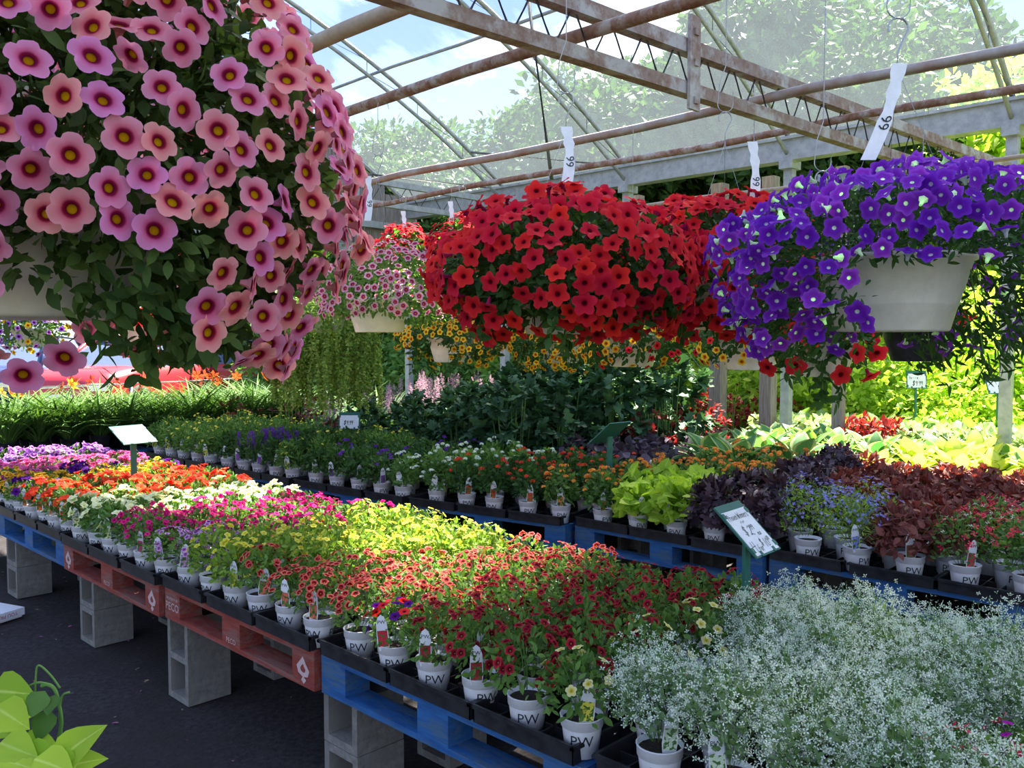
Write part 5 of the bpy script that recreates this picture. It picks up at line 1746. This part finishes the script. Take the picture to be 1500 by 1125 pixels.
# ------------------------------------------------------------------ lime vine close to the camera, bottom left
def smooth_line(p, k=6):
    p = [np.array(q, float) for q in p]
    q = [2 * p[0] - p[1]] + p + [2 * p[-1] - p[-2]]
    out = []
    for i in range(1, len(q) - 2):
        for t in np.linspace(0, 1, k, endpoint=False):
            out.append(0.5 * (2 * q[i] + (q[i + 1] - q[i - 1]) * t + (2 * q[i - 1] - 5 * q[i] + 4 * q[i + 1] - q[i + 2]) * t * t + (3 * q[i] - q[i - 1] - 3 * q[i + 1] + q[i + 2]) * t ** 3))
    return out + [p[-1]]


def near_vine():
    t = thing('lime_vine', 'lime-green sweet potato vine with curling shoots close to the camera', 'vine', at(20, 1180, z=0.45).to_tuple())
    o0 = Vector(t.location)
    g = Geo()
    c = at(10, 1130, d=1.05) - o0
    mound(g, LEAF_HEART, 70, tuple(c - Vector((0, 0, 0.045))), (0.085, 0.085, 0.045), (0.035, 0.055), -0.2)
    # the leaves one can tell apart
    spec = [((-8, 1035), (30, 1058), 0.05, 1.0, 1), ((-15, 1012), (34, 1014), 0.055, 1.02, 1), ((0, 1052), (45, 1046), 0.034, 1.0, 0), ((-5, 1075), (25, 1062), 0.034, 1.02, 0), ((15, 1030), (40, 1022), 0.03, 1.03, 1),
            ((20, 1098), (78, 1086), 0.055, 1.0, 1), ((78, 1122), (130, 1066), 0.07, 0.98, 0), ((88, 1128), (140, 1104), 0.055, 1.0, 0), ((70, 1100), (85, 1130), 0.05, .97, 1), ((30, 1100), (60, 1118), 0.05, .98, 1),
            ((0, 1088), (30, 1100), 0.05, 0.98, 1), ((-5, 1110), (35, 1120), 0.05, 0.97, 1), ((50, 1112), (95, 1124), 0.05, .96, 1), ((110, 1130), (70, 1112), 0.045, .98, 1)]
    for (a, b, s, d, hrt) in spec:
        A, B = at(*a, d=d) - o0, at(*b, d=d - 0.01) - o0
        ax = np.array([tuple(B - A)])
        g.scatter(LEAF_HEART if hrt else LEAF_BIG, frames_leaf(ax, np.array([[-0.5, -0.4, 0.75 + 0.3 * (a[0] % 3 - 1)]]), [s]), np.array([tuple(A)]))
    link('leaves', g.mesh('leaves', [LEAFM['lime'], M['green_stem']], True), t)
    g = Geo()
    for (a, b, s) in (((66, 1012), (42, 1045), 0.034), ((80, 1018), (68, 1042), 0.026), ((72, 1040), (54, 1080), 0.036), ((22, 1052), (45, 1045), 0.02)):
        A, B = at(*a, d=1.02) - o0, at(*b, d=1.0) - o0
        g.scatter(LEAF_HEART, frames_leaf(np.array([tuple(B - A)]), np.array([[-0.6, -0.5, 0.3]]), [s]), np.array([tuple(A)]))
    link('shoot_leaves', g.mesh('shoot_leaves', [LEAFM['pet'], M['green_stem']], True), t)
    for pl, r in (([(82, 1120), (84, 1090), (90, 1060), (86, 1030), (80, 1010), (70, 1003), (60, 1005)], 0.0022), ([(88, 1100), (90, 1075), (87, 1045), (91, 1020), (102, 1014)], 0.0014),
                  ([(15, 1012), (35, 1008), (55, 1000), (75, 1003)], 0.0014), ([(50, 1030), (52, 1000), (54, 978), (60, 976), (75, 990), (88, 1008)], 0.0012), ([(5, 1080), (20, 1050), (40, 1030), (52, 1010)], 0.0012)):
        g = Geo(); g.tube(smooth_line([tuple(at(*q, d=1.03) - o0) for q in pl]), r, 6)
        link('shoot', g.mesh('shoot', M['green_stem'], True), t)
    g = Geo(); g.lathe([(0.09, -0.45), (0.12, -0.22), (0.125, -0.2), (0.12, -0.2), (0.11, -0.24), (0.001, -0.24)], 24, cx=c.x * 0.6, cy=c.y * 0.6)
    link('pot', g.mesh('pot', M['black_plastic'], True), t)


near_vine()

# ------------------------------------------------------------------ parking lot: rail and cars
g = Geo(); a, b = at(-40, 572, z=1.0), at(392, 553, z=1.0)
rail = thing('pipe_rail', 'pale metal pipe rail in front of the parked cars', 'railing')
g.tube([a, b], 0.028, 8)
c = b + (b - a).normalized() * 8; g.tube([b, c], 0.028, 8)
link('top_rail', g.mesh('top_rail', M['steel'], True), rail)
for k in range(7):
    q = a.lerp(c, k / 6)
    g = Geo(); g.tube([(q.x, q.y, -0.02), (q.x, q.y, 1.0)], 0.03, 8)
    link('rail_post', g.mesh('rail_post', M['steel'], True), rail)
M['glass'] = mat_plain('car_glass', (0.10, 0.13, 0.20), 0.08, 0.0, 0.8)
M['tyre'] = mat_plain('tyre', (0.02, 0.02, 0.02), 0.8)
M['lamp_red'] = mat_plain('tail_lamp', (0.5, 0.02, 0.02), 0.2)
M['chrome'] = mat_plain('chrome', (0.6, 0.6, 0.62), 0.2, 0.9)


def car(label, x, y, rz, colr, L=4.4, W=1.76, H=1.42, group=None):
    t = thing('car', label, 'car', (x, y, 0.26), rz, group)
    paint = mat_plain('car_paint', colr, 0.22, 0.0, 0.7)
    st_ = [(-1, .30, .62), (-.97, .26, .78), (-.80, .22, .88), (-.45, .20, .92), (0, .20, .93), (.40, .20, .92), (.62, .22, .92), (.90, .24, .84), (.98, .27, .70), (1, .32, .55)]
    g = Geo(); V = []; n = 10
    for (u_, zb, zt) in st_:
        w = W / 2 * (1 - 0.16 * abs(u_) ** 4)
        zb, zt = zb * 1.0, zt * H / 1.42
        V += [(u_ * L / 2, s * w * k, z) for s, k, z in ((-1, .92, zb), (-1, 1.0, zb + .15), (-1, 1.0, zt - .16), (-1, .93, zt - .02), (-1, .5, zt + .02), (1, .5, zt + .02), (1, .93, zt - .02), (1, 1.0, zt - .16), (1, 1.0, zb + .15), (1, .92, zb))]
    fs_ = [(i * n + k, i * n + (k + 1) % n, (i + 1) * n + (k + 1) % n, (i + 1) * n + k) for i in range(len(st_) - 1) for k in range(n)]
    fs_ += [tuple(range(n))[::-1], tuple((len(st_) - 1) * n + k for k in range(n))]
    g.add(V, fs_); link('body', g.mesh('body', paint, True), t)
    zt = 0.91 * H / 1.42
    cab = [(-.62, 0.80, zt), (-.36, 0.66, H * 0.97), (.02, 0.66, H), (.20, 0.66, H * .97), (.52, .80, zt)]
    g = Geo(); V = []
    for (u_, k, z) in cab:
        V += [(u_ * L / 2, -W / 2 * .92, zt - .03), (u_ * L / 2, -W / 2 * k, z), (u_ * L / 2, W / 2 * k, z), (u_ * L / 2, W / 2 * .92, zt - .03)]
    g.add(V, [(i * 4 + k, i * 4 + (k + 1) % 4, (i + 1) * 4 + (k + 1) % 4, (i + 1) * 4 + k) for i in range(4) for k in range(4)] + [(0, 1, 2, 3), (16, 19, 18, 17)])
    link('windows', g.mesh('windows', M['glass']), t)
    g = Geo(); V = []
    for (u_, k, z) in ((-.40, .69, H * .95), (-.36, .68, H * .985), (.02, .68, H * 1.01), (.20, .68, H * .985), (.24, .70, H * .95)):
        V += [(u_ * L / 2, -W / 2 * k, z), (u_ * L / 2, -W / 2 * k * .8, z + .02), (u_ * L / 2, W / 2 * k * .8, z + .02), (u_ * L / 2, W / 2 * k, z)]
    g.add(V, [(i * 4 + k, i * 4 + k + 1, (i + 1) * 4 + k + 1, (i + 1) * 4 + k) for i in range(4) for k in range(3)])
    for s in (-1, 1):
        for (u0, u1) in ((-.62, -.38), (.02, .02), (.52, .22)):
            g.beam((u0 * L / 2, s * W / 2 * .86, zt), (u1 * L / 2, s * W / 2 * .69, H * .97), 0.06, 0.05)
    link('roof', g.mesh('roof', paint, True), t)
    for sx in (-.60, .62):
        for s in (-1, 1):
            g = Geo(); cx_, cy_ = sx * L / 2, s * (W / 2 - .10)
            R_ = 0.32
            V = [(cx_ + R_ * q * math.cos(a_), cy_ + s * dy, R_ + R_ * q * math.sin(a_)) for (q, dy) in ((1, -.1), (1, .09), (.6, .11), (.55, .07), (.01, .08)) for a_ in np.linspace(0, 2 * math.pi, 19)[:-1]]
            g.add(V, [(i * 18 + k, i * 18 + (k + 1) % 18, (i + 1) * 18 + (k + 1) % 18, (i + 1) * 18 + k) for i in range(4) for k in range(18)])
            link('wheel', g.mesh('wheel', M['tyre'], True), t)
    for s in (-1, 1):
        g = Geo(); g.box(-L / 2 - .01, -L / 2 + .12, s * W * .40 - .14, s * W * .40 + .14, .62, .76); link('tail_lamp', g.mesh('tail_lamp', M['lamp_red']), t)
        g = Geo(); g.box(L / 2 - .14, L / 2 - .01, s * W * .38 - .15, s * W * .38 + .15, .58, .70); link('head_lamp', g.mesh('head_lamp', M['chrome']), t)
    g = Geo(); g.box(L / 2 - .02, L / 2 + .01, -.25, .25, .42, .52); link('number_plate', g.mesh('number_plate', M['paper']), t)
    return t


p = at(205, 545, d=15.5); car('red car with a sloping windscreen behind the pipe rail', p.x, p.y, math.radians(215), (0.50, 0.03, 0.04))
p = at(350, 550, d=17.5); car('long red car parked behind the daylilies, right of the other red car', p.x, p.y, math.radians(150), (0.60, 0.03, 0.03))
p = at(35, 560, d=15.5); car('dark blue car at the left, partly behind pink flowers', p.x, p.y, math.radians(230), (0.02, 0.03, 0.10))
p = at(110, 545, d=21); car('white car farther back between the blue and the red car', p.x, p.y, math.radians(200), (0.5, 0.45, 0.48))


# ------------------------------------------------------------------ trees and bushes outside
def crown_mesh(leaf, n, R, H, ls, lumps=26, seed=0, tpl=LEAF_TREE):
    G = Geo()
    c = sphere(lumps, -0.8, 1.0) * [R, R, H] * (0.25 + 0.6 * RNG.random((lumps, 1)))
    m = n // lumps
    for q in c:
        d = sphere(m, -1, 1)
        P = q + d * np.array([R, R, H]) * 0.36 * (0.5 + 0.5 * RNG.random((m, 1)) ** 0.5)
        ax = d + RNG.normal(size=d.shape) * 0.8 + [0, 0, -0.3]
        nr = d + [0, 0, 0.8] + RNG.normal(size=d.shape) * 0.5
        G.scatter(tpl, frames_leaf(ax, nr, ls[0] + (ls[1] - ls[0]) * RNG.random(m)), P)
    return G.mesh('crown', LEAFM[leaf])


M['bark'] = mat_noise('bark', (0.035, 0.028, 0.022), (0.10, 0.085, 0.07), 14, 0.95, bump=0.8, stretch=(4, 4, 0.7))


def trunk_mesh(h, r, lean=0.0):
    g = Geo()
    pts = [(lean * h * (i / 6) ** 1.2 + 0.04 * math.sin(i), 0.05 * math.sin(i * 1.7), h * i / 6) for i in range(7)]
    g.tube(pts, [r * (1.25 - 0.13 * i) for i in range(7)], 10)
    for k in range(6):
        a = k * 1.1; s = pts[4 + k % 3]
        g.tube([s, (s[0] + math.cos(a) * h * .15, s[1] + math.sin(a) * h * .15, s[2] + h * .15), (s[0] + math.cos(a) * h * .3, s[1] + math.sin(a) * h * .3, s[2] + h * .35)], [r * .5, r * .3, r * .1], 6)
    return g.mesh('trunk', M['bark'], True)


CR = [crown_mesh('tree', 15000, 2.3, 2.2, (0.14, 0.24)) for _ in range(3)]
CRB = [crown_mesh('bright', 15000, 2.3, 2.2, (0.14, 0.24)) for _ in range(2)]
TR = [trunk_mesh(3.4, 0.20), trunk_mesh(3.4, 0.17, 0.1), trunk_mesh(3.4, 0.24, -0.12)]
TT = [(11.6, 8.6, .92, 0), (13.0, 6.8, 1.1, 0), (12.0, 5.4, .86, 0), (12.6, 10.4, .95, 0), (10.4, 12.6, .76, 0), (12.8, 15.0, .95, 0), (15.5, 3.2, .95, 1), (14.0, 9.8, 1.0, 0), (10.4, 10.8, .62, 0), (16.5, 0.0, .95, 0), (14.5, -3.2, .8, 1), (18.5, 6.5, 1.25, 0),
      (20, 2, 1.2, 1), (17.5, 11.5, 1.1, 0), (10, 27, 1.1, 0), (3, 33, 1.2, 0), (14, 20, .9, 1), (-4, 35, 1.3, 0), (21, -5, 1.2, 0), (18.5, 16, 1.1, 0)]
for i, (x, y, s, b) in enumerate(TT):
    px = 750 + F * ((x * RGT[0] + y * RGT[1]) / (x * FWD[0] + y * FWD[1]))
    t = thing('tree', 'tall %s tree standing outside the greenhouse beyond the posts' % ('bright yellow-green' if b else 'dark green'), 'tree', (x, y, -0.03), random.uniform(0, 6.28), ('bright' if b else 'dark green') + ' trees outside the greenhouse')
    t.scale = (s, s, s)
    link('trunk', TR[i % 3], t)
    link('crown', (CRB if b else CR)[i % (2 if b else 3)], t, (0, 0, 5.0))
BU = [crown_mesh('bright', 9000, 1.3, 0.95, (0.07, 0.13), 30) for _ in range(2)]
BD = [crown_mesh('hosta_g', 9000, 1.3, 0.95, (0.07, 0.13), 30) for _ in range(2)]
BB = [(9.3, -0.7, .75, 0), (9.3, 0.5, .72, 0), (9.35, 1.6, .75, 0), (9.3, 2.7, .72, 0), (9.4, 3.8, .75, 0), (9.9, 4.9, .8, 0), (9.6, 3.2, 0.9, 0), (10.6, 2.2, 1.2, 0), (9.8, 1.2, 1.0, 0), (10.2, 0.0, 1.1, 0), (11.6, 3.6, 1.5, 0), (12.0, 1.4, 1.6, 0), (12.2, -0.8, 1.6, 0), (10.0, -1.6, 1.2, 0), (10.6, 5.0, 1.4, 0), (9.8, 6.4, 1.1, 0), (9.6, 7.9, 1.3, 1), (9.9, 4.2, 1.0, 0), (10.4, 9.2, 1.4, 0), (11.5, 7.2, 1.7, 1), (10.5, 11, 1.5, 1), (13.2, 5.8, 1.9, 0), (9.0, 10.3, 1.1, 1), (14.5, 3.0, 2.2, 0), (14.8, -1.0, 2.2, 0), (8.6, 12.4, 1.2, 1), (14, 8.5, 2.0, 1), (13, 14.5, 2.2, 1), (16, 6, 2.4, 1), (17, 0, 2.5, 1), (13, -3.5, 1.8, 0), (10.5, 15.5, 2.0, 1)]
for i, (x, y, s, dk) in enumerate(BB):
    o = link('bush', (BD if dk else BU)[i % 2], None, (x, y, 0.75 * s), i * 1.3); o.scale = (s, s, s)
    tag(o, '%s leafy bush growing outside behind the posts' % ('dark green' if dk else 'sunlit yellow-green'), 'bush', ('darker' if dk else 'sunlit') + ' bushes outside')
for (px, py, d_, r_, ln) in ((1108, 560, 11.5, 0.24, 0.02), (1385, 520, 12.5, 0.26, -0.45), (868, 560, 11, 0.2, 0.0)):
    q = at(px, py, d=d_)
    g = Geo()
    g.tube([(RGT[0] * ln * (z - 1.3) + q.x, RGT[1] * ln * (z - 1.3) + q.y, z) for z in (-0.03, 0.8, 1.6, 2.4, 3.1)], [r_ * k for k in (1.3, 1.05, 1, .95, .9)], 12)
    me = g.mesh('bare_tree', M['bark'], True)
    o = link('bare_tree', me); tag(o, {1108: 'broad dark tree trunk behind the wooden posts', 1385: 'leaning brown tree trunk seen under the violet basket', 868: 'dark tree trunk behind the red petunia basket'}[px], 'tree')
# chain-link fence piece
g = Geo()
a, b = at(1120, 600, X=9.4), at(1180, 600, X=9.4)
y0_, y1_ = min(a.y, b.y) - 0.3, max(a.y, b.y) + 0.6
for k in range(-14, 22):
    yk = y0_ + k * 0.10
    for sg in (1, -1):
        p0 = (9.4, yk if sg == 1 else yk + 1.5, 0.0); p1 = (9.4, yk + 1.5 if sg == 1 else yk, 1.5)
        if yk > y0_ - 1.4 and yk < y1_:
            g.tube([p0, p1], 0.003, 4)
o = link('chain_link_fence', g.mesh('chain_link_fence', M['wire'])); tag(o, 'piece of chain-link fence among the bushes behind the wooden posts', 'fence')

# ------------------------------------------------------------------ light, sky, camera
w = bpy.data.worlds.new('sky'); SC.world = w; w.use_nodes = True
nt = w.node_tree; nt.nodes.clear()
out = nt.nodes.new('ShaderNodeOutputWorld'); bg = nt.nodes.new('ShaderNodeBackground')
tc = nt.nodes.new('ShaderNodeTexCoord')
sp = nt.nodes.new('ShaderNodeSeparateXYZ'); nt.links.new(tc.outputs['Generated'], sp.inputs[0])
skyc = ramp(nt, [(0.45, (0.55, 0.63, 0.78)), (0.55, (0.36, 0.48, 0.76)), (0.8, (0.14, 0.26, 0.60)), (1.0, (0.10, 0.22, 0.6))], None)
mp = nt.nodes.new('ShaderNodeMapRange'); mp.inputs[1].default_value = -1; mp.inputs[2].default_value = 1
nt.links.new(sp.outputs['Z'], mp.inputs[0]); nt.links.new(mp.outputs[0], skyc.inputs[0])
cn = noise(nt, 4.2, 7.0, 0.6, coord='Generated', stretch=(1, 1, 2.2))
cr = ramp(nt, [(0.50, (0, 0, 0)), (0.64, (1, 1, 1))], cn.outputs['Fac'])
colr = mixcol(nt, skyc.outputs[0], (1.03, 1.0, 0.97), cr.outputs[0])
nt.links.new(colr, bg.inputs[0]); bg.inputs[1].default_value = 1.05
nt.links.new(bg.outputs[0], out.inputs[0])

sl = bpy.data.lights.new('sun', 'SUN'); sl.energy = 19.0; sl.angle = math.radians(0.9); sl.color = (1.0, 0.93, 0.80)
so = bpy.data.objects.new('sun', sl); COL.objects.link(so)
sa, se = math.radians(78), math.radians(54)
sd = Vector((math.sin(sa) * math.cos(se), math.cos(sa) * math.cos(se), math.sin(se)))
so.rotation_euler = sd.to_track_quat('Z', 'Y').to_euler()

cam = bpy.data.cameras.new('camera'); co = bpy.data.objects.new('camera', cam); COL.objects.link(co)
cam.sensor_width = 36.0; cam.lens = 36.0 * F / 1500.0; cam.clip_start = 0.05; cam.clip_end = 400
co.location = (0, 0, CAMZ); co.rotation_euler = CROT.to_euler()
SC.camera = co
SC.view_settings.view_transform = 'Standard'
SC.view_settings.look = 'None'
SC.view_settings.gamma = 1.0
SC.view_settings.use_curve_mapping = False
SC.view_settings.exposure = 1.05
SC.cycles.transparent_max_bounces = 16
SC.cycles.max_bounces = 7
SC.cycles.sample_clamp_indirect = 6.0
